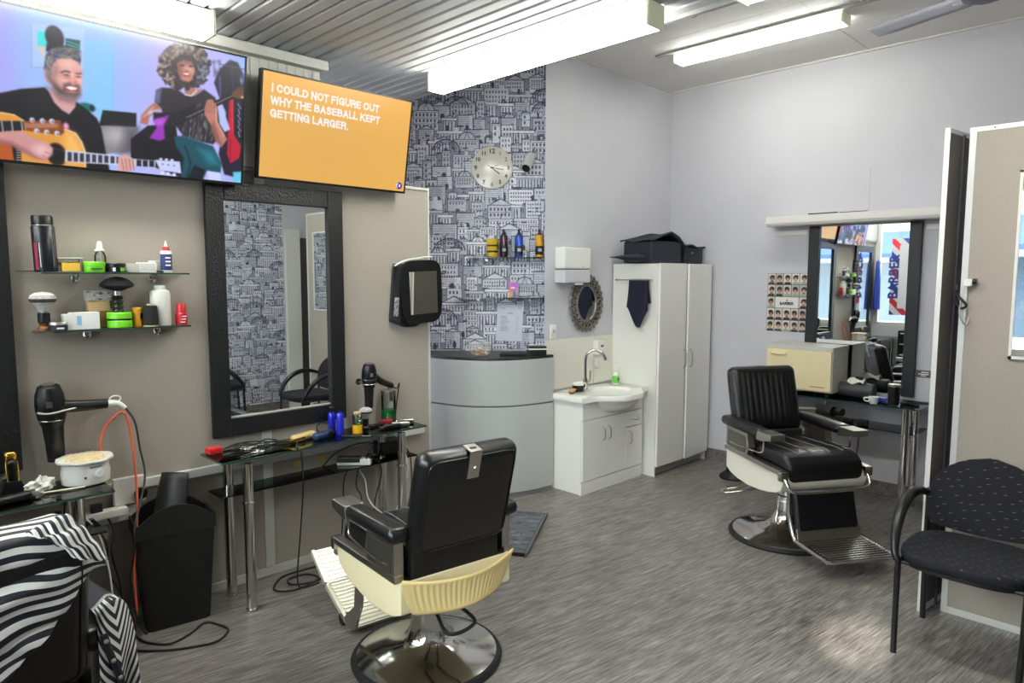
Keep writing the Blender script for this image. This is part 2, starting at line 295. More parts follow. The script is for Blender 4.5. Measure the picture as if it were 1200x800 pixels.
# city print
NAVY = (58, 62, 88); rng = random.Random(11)
def city(w, h):
    im = Img(w, h, (146, 150, 170)); nz = np.random.RandomState(3)
    def bld(x, y, bw, bh):
        t = rng.choice((196, 208, 218, 228)); W_ = (t, t+2, t+12); k0 = rng.random()
        if .22 <= k0 < .34: im.ell(x+bw/2, y, bw*.36, bw*.34, NAVY); im.ell(x+bw/2, y, bw*.36-1.4, bw*.34-1.4, W_); im.line([(x+bw/2, y-bw*.48), (x+bw/2, y-bw*.3)], 1.2, NAVY); im.line([(x+bw*.5, y-bw*.33), (x+bw*.38, y)], .8, NAVY); im.line([(x+bw*.5, y-bw*.33), (x+bw*.62, y)], .8, NAVY)
        im.rect(x-1, y-1, x+bw+1, y+bh+1, NAVY); im.rect(x, y, x+bw, y+bh, W_)
        k = rng.random()
        if k < .2:                                          # colonnade
            for i in range(int(bw//5)): im.rect(x+2+i*5, y+6, x+4+i*5, y+bh, (92, 96, 122))
            im.rect(x-3, y, x+bw+3, y+4, (t+12, t+14, t+22)); im.rect(x-3, y+4, x+bw+3, y+5, NAVY); im.rect(x-3, y-1, x+bw+3, y, NAVY)
        elif k < .8:
            px, py = rng.choice(((5, 7), (5, 8), (6, 9), (4, 6)))
            for j in range(int((bh-4)//py)):
                for i in range(int((bw-3)//px)): im.rect(x+3+i*px, y+4+j*py, x+3+i*px+max(2, px*.42), y+4+j*py+py*.55, (78, 82, 110))
                if rng.random() < .5: im.rect(x, y+2+j*py, x+bw, y+3+j*py, (132, 136, 156))
        else:
            q = .5+.5*rng.random()
            for j in range(int(bh//3)): im.rect(x, y+j*3, x+bw*q, y+j*3+1, (120, 124, 146))
            im.ell(x+bw*.6, y+bh*.75, max(3, bw*.12), max(4, bh*.22), NAVY)
        k = k0
        if k < .22: im.poly([(x-2, y), (x+bw/2, y-bw*.3), (x+bw+2, y)], NAVY); im.poly([(x+2, y-1), (x+bw/2, y-bw*.3+2), (x+bw-2, y-1)], (t+8, t+9, t+18))
        elif k < .34: pass
        elif k < .55:
            for i in range(int(bw//4)): im.rect(x+i*4, y-3, x+i*4+1.5, y, NAVY)
        elif k < .7: im.rect(x+bw*.3, y-9, x+bw*.40, y, NAVY); im.rect(x+bw*.62, y-6, x+bw*.8, y, W_); im.rect(x+bw*.62, y-7, x+bw*.8, y-6, NAVY)
    y = 6
    while y < h+30:
        x = -rng.random()*30
        while x < w:
            bw = rng.choice((13, 18, 24, 30, 40)); bh = rng.randint(17, 33); bld(x, y+rng.randint(-7, 7), bw, bh); x += bw+rng.choice((0, 2, 5, 9))
        for i in range(w//8):                               # trees, crowds and railings between the rows
            q = rng.random()*w; yy = y+rng.randint(10, 24)
            if rng.random() < .6: im.rect(q, yy, q+rng.randint(2, 9), yy+rng.randint(1, 4), NAVY, .75)
            else: im.rect(q, yy-4, q+2, yy+4, (84, 88, 112), .8)
        y += 20
    for i in range(int(w*h/8000)):                          # bridges and arches
        q, r = rng.random()*w, rng.random()*h; n = rng.randint(16, 26)
        for g in (0, 4, 8): im.line([(q+(n-g)*math.cos(a), r-(n-g)*.8*math.sin(a)) for a in np.linspace(0.1, 3.04, 11)], 1.2 if g else 2, NAVY)
    im.a = np.clip(im.a*(1+.07*nz.randn(h, w, 1)), 0, 1); return im
PM = print_mat('wallpaper_print', .55); cm = print_mesh('wallpaper', city(340, 688), 1.7, 3.44)
o = link('wallpaper', cm, PM, wa); o.location = (-1.26, -.004, 0)
# near side wall with the same paper, front wall with shop window: seen in the mirrors
wn = struct('wall_near', MB().span((-.42, -1.1, 0), (5.95, -1.0, 3.46)), WALLP)
for x in (2.45, 0.75):
    o = link('wallpaper', cm, PM, wn); o.location = (x+1.7, -.996, 0); o.rotation_euler = (0, 0, R(180))
part('door_frame', MB().span((4.17, -1.0, 0), (4.36, -.95, 2.3)), WHITEP, wn); part('door_panel', MB().span((4.36, -1.0, 0), (5.2, -.97, 2.2)), mat('dark_panel', (70, 66, 64), .5), wn)
struct('baseboard_near', MB().span((.4, -1.0, 0), (4.17, -.985, .1)), MATS['floor'])
struct('wall_front', MB().span((-.52, -1.1, 0), (-.42, .05, 3.46)).span((-.52, 3.66, 0), (-.42, 3.8, 3.46)).span((-.52, .05, 0), (-.42, 3.66, .95)).span((-.52, .05, 2.6), (-.42, 3.66, 3.46)), WALLP)
struct('wall_above', MB().span((-.52, 3.722, 2.0), (2.05, 3.8, 3.46)), WALLP)
wi = struct('window_1', MB().span((-.51, .05, .95), (-.43, .10, 2.6)).span((-.51, 3.61, .95), (-.43, 3.66, 2.6)).span((-.51, .10, .95), (-.43, 3.61, 1.0)).span((-.51, .10, 2.55), (-.43, 3.61, 2.6)).span((-.51, 1.83, 1.0), (-.43, 1.88, 2.55)), ALU)
for y0, y1 in ((.10, 1.83), (1.88, 3.61)): part('window_pane', MB().span((-.473, y0, 1.0), (-.467, y1, 2.55)), CLEAR, wi)
struct('pavement', MB().span((-9, -4, -.1), (-.53, 9, -.02)), mat('asphalt', (120, 120, 122), .8))
# haircut posters' printer for later
# ------------------------------------------------------------------ lights
DIFF = mat('lit_diffuser', (250, 250, 235), .4, emis=((252, 253, 244), LAMP)); LB = mat('lamp_body', (222, 222, 208), .45); LE = mat('diffuser_end', (208, 210, 192), .4, emis=((236, 240, 196), .12))
DIFF2 = mat('lit_diffuser_slim', (250, 250, 245), .4, emis=((252, 253, 246), LAMP*.6))
def lamp(loc, rz, ln, label, wd=.12, h=.11, dm=None):
    t = thing('fluorescent_light', label, 'ceiling light', loc, rz, 'fluorescent ceiling lights')
    part('housing', MB().span((-wd*.36, -ln/2, -h*.42), (wd*.36, ln/2, 0), .003), LB, t)
    part('diffuser', MB().prism([(-wd/2, -h*.42), (-wd/2+.006, -h+.008), (-wd/2+.018, -h), (wd/2-.018, -h), (wd/2-.006, -h+.008), (wd/2, -h*.42)], 'y', -ln/2+.012, ln/2-.012), dm or DIFF, t)
    for s in (-1, 1): part('end_cap', MB().box((0, s*(ln/2-.004), -h*.52), (wd+.008, .014, h*.98), .003), LE, t)
    return t
lamp((.56, 3.345, 2.915), R(90), 1.55, 'fluorescent batten over the big television with the guitar players', .14, .115)
lamp((2.69, 2.585, 2.918), 0, 1.56, 'long fluorescent batten on the edge of the slatted ceiling, largest in view')
lamp((2.69, .63, 2.918), 0, 1.56, 'fluorescent batten of which only the end shows at the top edge of the photo')
lamp((4.90, 2.435, 3.448), 0, 1.27, 'slim white fluorescent batten on the flat white ceiling', .14, .07, DIFF2)
for y in (-.55,): pass
# cap hook on slatted ceiling edge
t = thing('wire_hook', 'small wire hook hanging from the dark ceiling edge', 'hook', (2.975, 1.80, 3.02))
part('hook_wire', MB().tube([(0, 0, .02), (0, 0, -.02), (-.012, .01, -.06), (0, 0, -.095), (.02, -.015, -.09), (.028, -.02, -.065)], .003, 6), STEEL, t)
part('clamp', MB().box((0, 0, .006), (.05, .03, .012), .003), STEEL, t)
# fan
t = thing('ceiling_fan', 'grey ceiling fan with flat blades cut off by the top edge', 'fan', (4.23, .88, 3.12))
part('motor', MB().lathe([(0, .09), (.09, .085), (.11, .04), (.105, -.01), (.05, -.03), (0, -.032)]), mat('fan_motor', (92, 92, 104), .4), t); part('rod', MB().cyl((0, 0, .08), (0, 0, .33), .012), ALU, t)
for k in range(3):
    a = R(72+120*k); b = part('blade', MB().grid(lambda u, v: (.10+.52*u, (v-.5)*(.11+.02*u)*(1 if u < .97 else .75), .012*(v-.5)*2), 8, 3), mat('fan_blade', (196, 198, 210), .5), t); b.rotation_euler = (0, 0, a); b.modifiers.new('solid', 'SOLIDIFY').thickness = .006
    part('blade_arm', MB().box((.11, 0, 0), (.1, .03, .006)), ALU, b)
# ------------------------------------------------------------------ televisions
def tv(loc, w, h, rx, label, img, emit):
    t = thing('television', label, 'television', loc, 0, None, rx)
    part('casing', MB().span((-w/2, -.0, 0), (w/2, .035, h), .004).box((0, .06, h*.45), (w*.5, .06, h*.5), .015), BLACKP, t)
    part('bezel', MB().span((-w/2, -.008, 0), (w/2, .001, .012)).span((-w/2, -.008, h-.009), (w/2, .001, h)).span((-w/2, -.008, 0), (-w/2+.009, .001, h)).span((w/2-.009, -.008, 0), (w/2, .001, h)), BLACKP, t)
    s = link('screen', print_mesh('screen', img, w-.018, h-.021), print_mat('screen_glow_%d' % int(emit*10), .25, emit), t); s.location = (-w/2+.009, -.004, .012); return t
def soften(m, n=1):
    for _ in range(n):
        p = np.pad(m.a, ((1, 1), (1, 1), (0, 0)), 'edge'); m.a = (p[:-2, 1:-1]+p[2:, 1:-1]+p[1:-1, :-2]+p[1:-1, 2:]+4*p[1:-1, 1:-1])/8
def band_picture():
    w, h = 330, 186; m = Img(w, h, (168, 190, 240)); rs = np.random.RandomState(5)
    # two sketch frames (left and right half of the picture) squared up onto the flat screen
    G = (.81244, -.0356344, 31.7514, -.221592, .966729, -2.34408, -.000657023, -.000215261)
    def Q(x, y): d = G[6]*x+G[7]*y+1; return ((G[0]*x+G[1]*y+G[2])/d, (G[3]*x+G[4]*y+G[5])/d)
    L_ = lambda x, y: Q(x/4.327, 30+y/4.327); R_ = lambda x, y: Q(140+x/4.573, 40+y/4.571)
    F = [L_]
    def P(pts, c, soft=1.5, op=1): m.poly([F[0](*p) for p in pts], c, soft, op)
    def E(x, y, rx, ry, c, rot=0, soft=1.5, op=1):
        (a, b), (c1, d1), (e, f) = F[0](x, y), F[0](x+rx, y), F[0](x, y+ry); m.ell(a, b, max(.5, math.hypot(c1-a, d1-b)), max(.5, math.hypot(e-a, f-b)), c, rot-.09, soft, op)
    def Ln(pts, wd, c, op=1): m.line([F[0](*p) for p in pts], wd, c, op)
    m.a[:] = np.array((150, 182, 240))/255; m.put(np.clip((m.X-150)/60, 0, 1), (176, 172, 240)); m.put(np.clip((m.X-292)/30, 0, 1), (140, 168, 238)); m.put(np.clip((60-m.X)/26, 0, 1), (160, 164, 236)); m.put(np.clip((m.Y-40)/160, 0, 1)*.3, (200, 190, 244))
    P([(428, 60), (570, 90), (570, 430), (428, 400)], (126, 200, 240), 4, .6); P([(500, 420), (570, 430), (570, 480), (500, 470)], (96, 214, 226), 6, .8); Ln([(571, 150), (571, 430)], 1, (110, 190, 236), .7)
    P([(158, -10), (430, 20), (420, 230), (158, 208)], (166, 194, 238)); Ln([(158, -10), (158, 208), (420, 230)], 1, (120, 140, 190), .6); P([(188, 28), (240, 34), (240, 108), (190, 100)], (52, 214, 216), 2); P([(184, 104), (232, 108), (218, 168)], (206, 192, 188)); P([(332, 64), (406, 76), (402, 138), (332, 132)], (20, 78, 84)); [Ln([(340, 80+16*k), (400, 100+12*k)], 1.1, (90, 180, 170)) for k in range(3)]
    E(276, 60, 46, 58, (18, 16, 34), 0, 2); P([(236, 90), (316, 90), (320, 130), (232, 130)], (18, 16, 34), 2)
    P([(520, 428), (690, 444), (690, 540), (500, 510)], (18, 16, 26), 1.5); P([(505, 506), (700, 514), (690, 640), (535, 650)], (132, 128, 134), 2); E(590, 560, 60, 40, (176, 172, 176), 0, 14, .9); P([(640, 520), (700, 520), (690, 650), (610, 650)], (84, 80, 92), 16, .9); E(436, 414, 44, 22, (16, 106, 100), .1, 3); E(466, 418, 12, 16, (12, 30, 40), 0, 2)
    # man: shirt, neck, head
    P([(-30, 345), (20, 338), (100, 322), (225, 314), (250, 335), (382, 384), (440, 425), (490, 470), (512, 520), (535, 640), (560, 760), (-30, 700)], (15, 13, 20), 2); P([(120, 350), (220, 340), (260, 420), (160, 440)], (26, 23, 32), 18)
    P([(236, 315), (275, 340), (384, 380), (382, 412), (350, 450), (312, 428), (274, 390)], (205, 158, 160), 2); P([(240, 310), (300, 350), (378, 384), (372, 398), (300, 380)], (150, 102, 104), 7, .9)
    P([(222, 215), (232, 150), (262, 112), (330, 100), (385, 122), (410, 170), (404, 200), (380, 300), (262, 290), (236, 250)], (46, 42, 54), 2)
    P([(262, 200), (288, 168), (345, 160), (396, 186), (412, 225), (416, 265), (411, 310), (404, 350), (376, 378), (330, 370), (292, 347), (266, 312), (252, 270)], (214, 158, 152), 2); E(241, 254, 16, 38, (196, 138, 134), -.1, 2); E(243, 258, 8, 22, (150, 96, 96), -.1, 3)
    P([(262, 200), (286, 175), (300, 230), (300, 300), (270, 300), (252, 262)], (158, 112, 112), 9, .75); E(345, 196, 44, 22, (236, 186, 172), 0, 10, .9); E(318, 272, 26, 18, (234, 172, 164), 0, 8, .9); E(400, 282, 14, 16, (240, 184, 176), 0, 6, .9)
    P([(256, 270), (278, 292), (310, 318), (330, 308), (384, 306), (404, 318), (408, 350), (382, 378), (336, 373), (294, 351), (268, 318)], (88, 68, 72), 6, .95); E(350, 365, 32, 12, (150, 126, 128), 0, 7, .7); P([(318, 296), (350, 288), (400, 300), (404, 312), (360, 302), (324, 312)], (92, 68, 72), 4, .9)
    P([(322, 312), (352, 304), (396, 314), (392, 330), (358, 334), (332, 324)], (150, 70, 76), 1.5); P([(330, 312), (356, 308), (390, 316), (384, 325), (356, 326)], (250, 242, 240), 1.2); E(362, 336, 22, 5, (206, 130, 128), 0, 3)
    E(372, 262, 13, 30, (226, 150, 140), .1, 4); E(372, 284, 17, 8, (206, 120, 114), 0, 3); E(364, 258, 5, 20, (244, 196, 182), 0, 4)
    P([(306, 236), (330, 226), (358, 234), (356, 240), (330, 234), (310, 242)], (70, 52, 56), 2); P([(384, 240), (412, 240), (412, 246), (386, 246)], (74, 54, 58), 2); P([(316, 250), (336, 246), (356, 254), (338, 256)], (84, 50, 54), 1.6); P([(382, 258), (398, 256), (410, 262), (396, 264)], (84, 50, 54), 1.6); E(338, 262, 18, 5, (184, 122, 118), 0, 4)
    for k in range(230):
        u, v = rs.rand(), rs.rand(); x = 235+172*u; y = 112+66*v+(70*abs(u-.5)**2); 
        if x > 290 and y > 166: continue
        E(x, y, 9, 5, (56+90*rs.rand(),)*2+(70+90*rs.rand(),), rs.rand()*3, 1, .55)
    for k in range(60): E(232+30*rs.rand(), 150+110*rs.rand(), 6, 9, (80+70*rs.rand(),)*3, 0, 1, .5)
    # his guitar
    P([(-30, 436), (20, 440), (70, 452), (120, 482), (150, 520), (330, 524), (382, 546), (412, 590), (430, 640), (432, 722), (230, 706), (150, 700), (-30, 690)], (216, 148, 62), 2); P([(330, 530), (380, 552), (416, 620), (420, 700), (350, 700), (320, 600)], (240, 182, 98), 14); Ln([(330, 524), (382, 546), (412, 590), (430, 640), (432, 722)], 1.4, (240, 220, 190)); Ln([(0, 440), (70, 452), (120, 482)], 1.2, (250, 214, 150))
    P([(-30, 590), (60, 598), (72, 690), (-30, 684)], (178, 84, 30), 2); P([(58, 606), (104, 610), (106, 690), (70, 684)], (14, 11, 16)); [Ln([(84, 620+12*k), (100, 621+12*k)], 1, (200, 200, 206)) for k in range(6)]
    E(286, 652, 52, 58, (92, 46, 26)); E(284, 652, 44, 51, (17, 13, 16)); Ln([(240, 612), (330, 640)], .8, (90, 80, 80))
    P([(-30, 482), (118, 484), (126, 530), (-30, 542)], (24, 20, 30)); [Ln([(8+50*k, 484), (14+50*k, 536)], 1.2, (200, 200, 210)) for k in range(3)]; P([(124, 484), (270, 478), (306, 478), (326, 540), (308, 556), (132, 532)], (128, 62, 34)); P([(134, 496), (290, 492), (300, 520), (140, 520)], (160, 86, 48), 6); [Ln([(128, 498+8*k), (290, 500+7*k)], .7, (210, 190, 180), .7) for k in range(3)]
    for x, y in ((162, 478), (214, 482), (262, 484), (185, 534), (236, 540), (288, 546)): E(x, y, 13, 13, (206, 208, 220)); E(x+4, y+4, 6, 6, (110, 110, 130))
    E(334, 508, 14, 16, (240, 150, 190), 0, 3); P([(330, 630), (690, 668), (690, 712), (328, 690)], (206, 208, 224))
    for k in range(9): P([(342+31*k, 640+3.0*k), (362+31*k, 642+3.0*k), (362+31*k, 688+1.4*k), (342+31*k, 687+1.4*k)], (26, 24, 42)); Ln([(352+31*k, 642+3*k), (352+31*k, 687+1.4*k)], .8, (120, 124, 150), .8)
    P([(-30, 544), (40, 534), (112, 536), (172, 570), (240, 594), (268, 622), (262, 652), (226, 688), (180, 668), (110, 640), (50, 596), (-30, 580)], (200, 142, 142), 2.5); P([(-30, 570), (60, 590), (150, 640), (220, 676), (180, 672), (60, 612), (-30, 590)], (146, 92, 94), 6); E(212, 632, 42, 30, (226, 178, 180), .3, 9); Ln([(226, 640), (262, 652)], 1, (160, 106, 108)); Ln([(216, 656), (240, 676)], 1, (160, 106, 108))
    # right half
    F[0] = R_
    P([(60, 560), (150, 490), (300, 480), (310, 560), (340, 680), (330, 770), (60, 660)], (13, 10, 20), 2); P([(330, 560), (480, 610), (470, 720), (440, 790), (330, 780)], (12, 18, 30), 4)
    P([(505, 260), (530, 190), (590, 138), (632, 152), (662, 214), (672, 330), (668, 780), (560, 750), (530, 640), (570, 420), (530, 330)], (26, 21, 42), 2.5); Ln([(490, 150), (670, 190)], 1.2, (60, 60, 96)); P([(500, 140), (540, 140), (536, 200), (505, 230)], (60, 66, 110), 4, .8); E(520, 170, 12, 26, (190, 200, 240), 0, 4, .8); Ln([(536, 230), (540, 330)], 2.5, (96, 60, 130)); Ln([(600, 170), (606, 300)], 2, (44, 40, 74)); E(652, 250, 7, 18, (150, 170, 230), 0, 3, .8); [Ln([(632+4*(k % 2), 372+30*k), (648-6*(k % 2), 400+30*k)], 1.3, (196, 206, 222), .8) for k in range(6)]
    P([(586, 342), (608, 336), (612, 540), (650, 600), (640, 664), (592, 692), (574, 640), (580, 540)], (186, 20, 50), 1.5); Ln([(594, 560), (590, 680)], 2, (120, 10, 36), .8); Ln([(604, 350), (604, 520)], 2, (224, 60, 84), .7)
    P([(196, 300), (226, 286), (300, 290), (350, 326), (400, 330), (452, 296), (512, 340), (528, 400), (562, 520), (500, 590), (430, 575), (340, 545), (300, 490), (250, 470), (222, 400), (188, 362)], (36, 32, 42), 2.5); P([(194, 304), (226, 290), (214, 372), (188, 362)], (112, 124, 170), 4, .7); P([(520, 356), (548, 380), (592, 510), (562, 524), (535, 480)], (178, 188, 238), 2)
    for k in range(120): x = 330+170*rs.rand(); y = 380+190*rs.rand(); E(x, y, 2.5, 13, (70+110*rs.rand(),)*3, .25, 1, .5)
    P([(290, 545), (340, 545), (500, 600), (545, 690), (540, 745), (472, 735), (400, 700), (360, 780), (330, 770), (344, 660), (300, 600)], (12, 72, 88), 2.5); P([(420, 610), (500, 630), (530, 700), (470, 690)], (26, 120, 136), 12); Ln([(350, 600), (380, 690), (360, 770)], 3, (8, 44, 58))
    P([(468, 730), (540, 742), (545, 800), (480, 795)], (196, 206, 242), 2); P([(606, 738), (662, 735), (656, 800), (612, 800)], (100, 196, 226), 3)
    P([(338, 235), (388, 245), (404, 300), (442, 292), (420, 320), (388, 332), (350, 318)], (172, 112, 98), 2.5); E(362, 268, 22, 18, (120, 70, 64), 0, 6, .8)
    for k in range(420):                                     # hair
        a = rs.rand()*6.283; r = math.sqrt(rs.rand()); x, y = 345+132*r*math.cos(a), 172+118*r*math.sin(a); E(x, y, 15, 11, [(44, 36, 44), (34, 28, 38), (58, 46, 52)][rs.randint(3)], rs.rand()*3, 1.5)
    P([(308, 158), (340, 138), (386, 150), (402, 190), (394, 236), (372, 256), (336, 246), (314, 215)], (182, 120, 106), 2); P([(308, 158), (330, 148), (335, 240), (314, 215)], (120, 70, 66), 6, .8); E(372, 192, 20, 16, (216, 156, 138), 0, 7); E(350, 240, 18, 8, (196, 134, 118), 0, 5); E(358, 150, 26, 9, (110, 66, 62), 0, 6, .8)
    P([(318, 168), (338, 162), (350, 170), (336, 174)], (52, 30, 36), 1.6); P([(366, 172), (384, 166), (394, 174), (380, 178)], (52, 30, 36), 1.6); E(358, 188, 8, 12, (204, 146, 128), 0, 3); E(358, 198, 11, 5, (140, 84, 78), 0, 3); P([(332, 210), (356, 204), (382, 212), (374, 226), (350, 228)], (168, 62, 76), 1.5); P([(336, 211), (356, 208), (378, 213), (360, 220)], (248, 240, 240), 1)
    for k in range(330):
        a = rs.rand()*6.283; r = .62+.46*rs.rand(); x, y = 345+130*r*math.cos(a), 172+116*r*math.sin(a)
        if 306 < x < 402 and y > 140: continue
        lo = x < 300 and y > 150; c = [(170, 148, 132), (140, 118, 108), (96, 78, 76), (54, 44, 50)][rs.randint(4)] if (lo or y < 140) else [(52, 42, 50), (36, 30, 40), (120, 120, 150), (70, 60, 68)][rs.randint(4)]; E(x, y, 13, 8, c, rs.rand()*3, 1.2, .85)
    Ln([(350, 324), (382, 330), (412, 304)], 1.5, (226, 220, 226))
    P([(186, 366), (226, 398), (202, 412), (160, 442), (150, 486), (108, 476), (118, 430), (158, 390)], (172, 106, 92), 2.5); Ln([(130, 440), (180, 390)], 3, (208, 146, 128), .8); P([(160, 412), (214, 402), (150, 434)], (200, 206, 236), 3)
    P([(180, 420), (300, 420), (400, 372), (420, 420), (300, 480), (240, 500), (180, 460)], (20, 15, 26), 3); P([(178, 458), (268, 432), (236, 482), (242, 560), (214, 572), (158, 556), (198, 500)], (148, 46, 178), 2.5); E(214, 470, 26, 14, (188, 96, 214), -.2, 7); P([(250, 470), (600, 318), (612, 344), (270, 506)], (22, 17, 26)); Ln([(360, 446), (612, 326)], 1, (196, 190, 196), .8); [Ln([(280+24*k, 470-10*k), (286+24*k, 486-10*k)], .8, (110, 104, 112), .7) for k in range(8)]
    P([(598, 318), (636, 282), (668, 286), (668, 342), (640, 348), (612, 338)], (98, 62, 52), 2); [E(628+14*k, 290+4*k, 5, 5, (60, 40, 40)) for k in range(3)]; E(658, 338, 10, 7, (214, 160, 120), 0, 2)
    P([(455, 385), (470, 350), (498, 350), (522, 390), (522, 470), (562, 540), (576, 562), (545, 606), (514, 570), (490, 490), (455, 430)], (186, 122, 106), 2.5); P([(500, 470), (545, 590), (520, 580), (490, 500)], (130, 78, 70), 7); [Ln([(462+13*k, 360), (468+14*k, 420)], 1, (130, 80, 72)) for k in range(4)]; Ln([(516, 400), (520, 470), (560, 545)], 2.5, (216, 156, 138), .8)
    P([(-10, 660), (30, 640), (80, 680), (82, 715), (50, 735), (-10, 740)], (210, 160, 156), 2); [Ln([(10+20*k, 668), (22+18*k, 728)], 1.1, (150, 100, 98)) for k in range(4)]
    P([(80, 668), (192, 676), (190, 716), (82, 706)], (206, 208, 224)); [P([(90+34*k, 672+2*k), (116+34*k, 674+2*k), (116+34*k, 708+2*k), (90+34*k, 706+2*k)], (30, 28, 46)) for k in range(3)]
    P([(190, 672), (322, 682), (330, 746), (216, 728)], (196, 204, 246), 1.5); [E(220+30*k, 668+3*k, 9, 6, (226, 230, 248)) for k in range(3)]; [E(228+32*k, 742+5*k, 9, 9, (222, 226, 246)) for k in range(3)]; [E(230+30*k, 696+4*k, 5, 4, (96, 102, 150)) for k in range(3)]
    soften(m, 1); m.a = np.clip(m.a*(1+.012*rs.randn(h, w, 1)), 0, 1); return m
tv((1.012, 3.595, 2.176), 1.125, .637, R(9.3), 'large television showing two people playing guitars', band_picture(), .86)
GLYPH = dict(A=(.78, [[(.1, 1), (.39, .06), (.68, 1)], [(.2, .66), (.58, .66)]]), B=(.72, [[(.1, .9), (.1, .1), (.42, .1), (.56, .2), (.56, .36), (.42, .47), (.1, .47)], [(.42, .47), (.62, .58), (.62, .78), (.46, .9), (.1, .9)]]), C=(.76, [[(.64, .32), (.54, .14), (.38, .08), (.2, .16), (.1, .36), (.1, .64), (.2, .84), (.38, .92), (.54, .86), (.64, .68)]]),
 D=(.76, [[(.1, .9), (.1, .1), (.36, .1), (.56, .2), (.65, .4), (.65, .6), (.56, .8), (.36, .9), (.1, .9)]]), E=(.66, [[(.58, .1), (.1, .1), (.1, .9), (.59, .9)], [(.1, .48), (.54, .48)]]), F=(.61, [[(.56, .1), (.1, .1), (.1, 1)], [(.1, .5), (.5, .5)]]), G=(.8, [[(.65, .30), (.55, .14), (.38, .08), (.2, .16), (.1, .36), (.1, .64), (.2, .84), (.38, .92), (.54, .87), (.66, .72), (.66, .54), (.42, .54)], [(.68, .7), (.68, 1)]]), H=(.74, [[(.1, 0), (.1, 1)], [(.64, 0), (.64, 1)], [(.1, .48), (.64, .48)]]),
 I=(.3, [[(.15, 0), (.15, 1)]]), K=(.74, [[(.1, 0), (.1, 1)], [(.64, .02), (.12, .58)], [(.3, .42), (.68, 1)]]), L=(.6, [[(.1, 0), (.1, .9), (.56, .9)]]), N=(.74, [[(.1, 1), (.1, .02), (.64, .98), (.64, 0)]]), O=(.82, [[(.41, .08), (.22, .15), (.11, .36), (.11, .64), (.22, .85), (.41, .92), (.6, .85), (.71, .64), (.71, .36), (.6, .15), (.41, .08)]]), P=(.68, [[(.1, 1), (.1, .1), (.42, .1), (.58, .2), (.58, .42), (.42, .54), (.1, .54)]]),
 R=(.73, [[(.1, 1), (.1, .1), (.44, .1), (.6, .2), (.6, .38), (.44, .5), (.1, .5)], [(.44, .5), (.58, .6), (.62, 1)]]), S=(.7, [[(.58, .28), (.48, .13), (.34, .08), (.18, .14), (.12, .27), (.2, .41), (.46, .53), (.58, .66), (.56, .8), (.42, .91), (.28, .91), (.14, .82), (.09, .68)]]), T=(.64, [[(.02, .1), (.62, .1)], [(.32, .1), (.32, 1)]]), U=(.74, [[(.1, 0), (.1, .66), (.18, .85), (.37, .92), (.56, .85), (.64, .66), (.64, 0)]]), W=(1.0, [[(.06, 0), (.28, .96), (.5, .06), (.72, .96), (.94, 0)]]), Y=(.7, [[(.04, 0), (.35, .54), (.66, 0)], [(.35, .54), (.35, 1)]]))
def write(im, body, x, y, hh, c, gap=.10):                   # bold sans capitals, cap height hh in picture points
    for ch in body:
        if ch == ' ': x += .30*hh; continue
        if ch == '.': im.rect(x+.08*hh, y+.82*hh, x+.27*hh, y+hh, c); x += .3*hh; continue
        wd, st = GLYPH[ch]
        for p in st: im.line([(x+a*hh, y+(.07+b*.86)*hh) for a, b in p], .185*hh, c)
        x += (wd+gap*.6)*hh
    return x
io = Img(470, 268, (226, 172, 84)); io.put(np.clip(1-np.hypot(io.X-200, (io.Y-185)*1.4)/340, 0, 1)*.5, (214, 162, 84)); io.put(np.clip((120-io.Y)/180, 0, 1), (246, 178, 82))
for k_, ln_ in enumerate(('I COULD NOT FIGURE OUT', 'WHY THE BASEBALL KEPT', 'GETTING LARGER.')): write(io, ln_, 23.5, 26.5+31.8*k_, 23, (240, 236, 240))
soften(io, 1)
t2 = tv((2.132, 3.595, 2.222), .957, .556, R(10.2), 'smaller television with an orange caption screen', io, .81)
TXT = mat('screen_white', (240, 236, 240), .5, emis=((240, 236, 245), .81))
bd = part('badge', MB().cyl((.432, -.0052, .045), (.432, -.0068, .045), .0215, n=28), mat('screen_violet', (60, 40, 130), .5, emis=((60, 40, 130), .65)), t2)
part('badge_arrow', MB().prism([(.427, .045), (.438, .036), (.435, .045), (.438, .054)], 'y', -.0078, -.0069), TXT, t2); part('badge_bar', MB().tube([(.424+.012*math.cos(a), -.0074, .045+.012*math.sin(a)) for a in np.linspace(1.9, 4.4, 9)], .0014, 5, 1), TXT, t2)
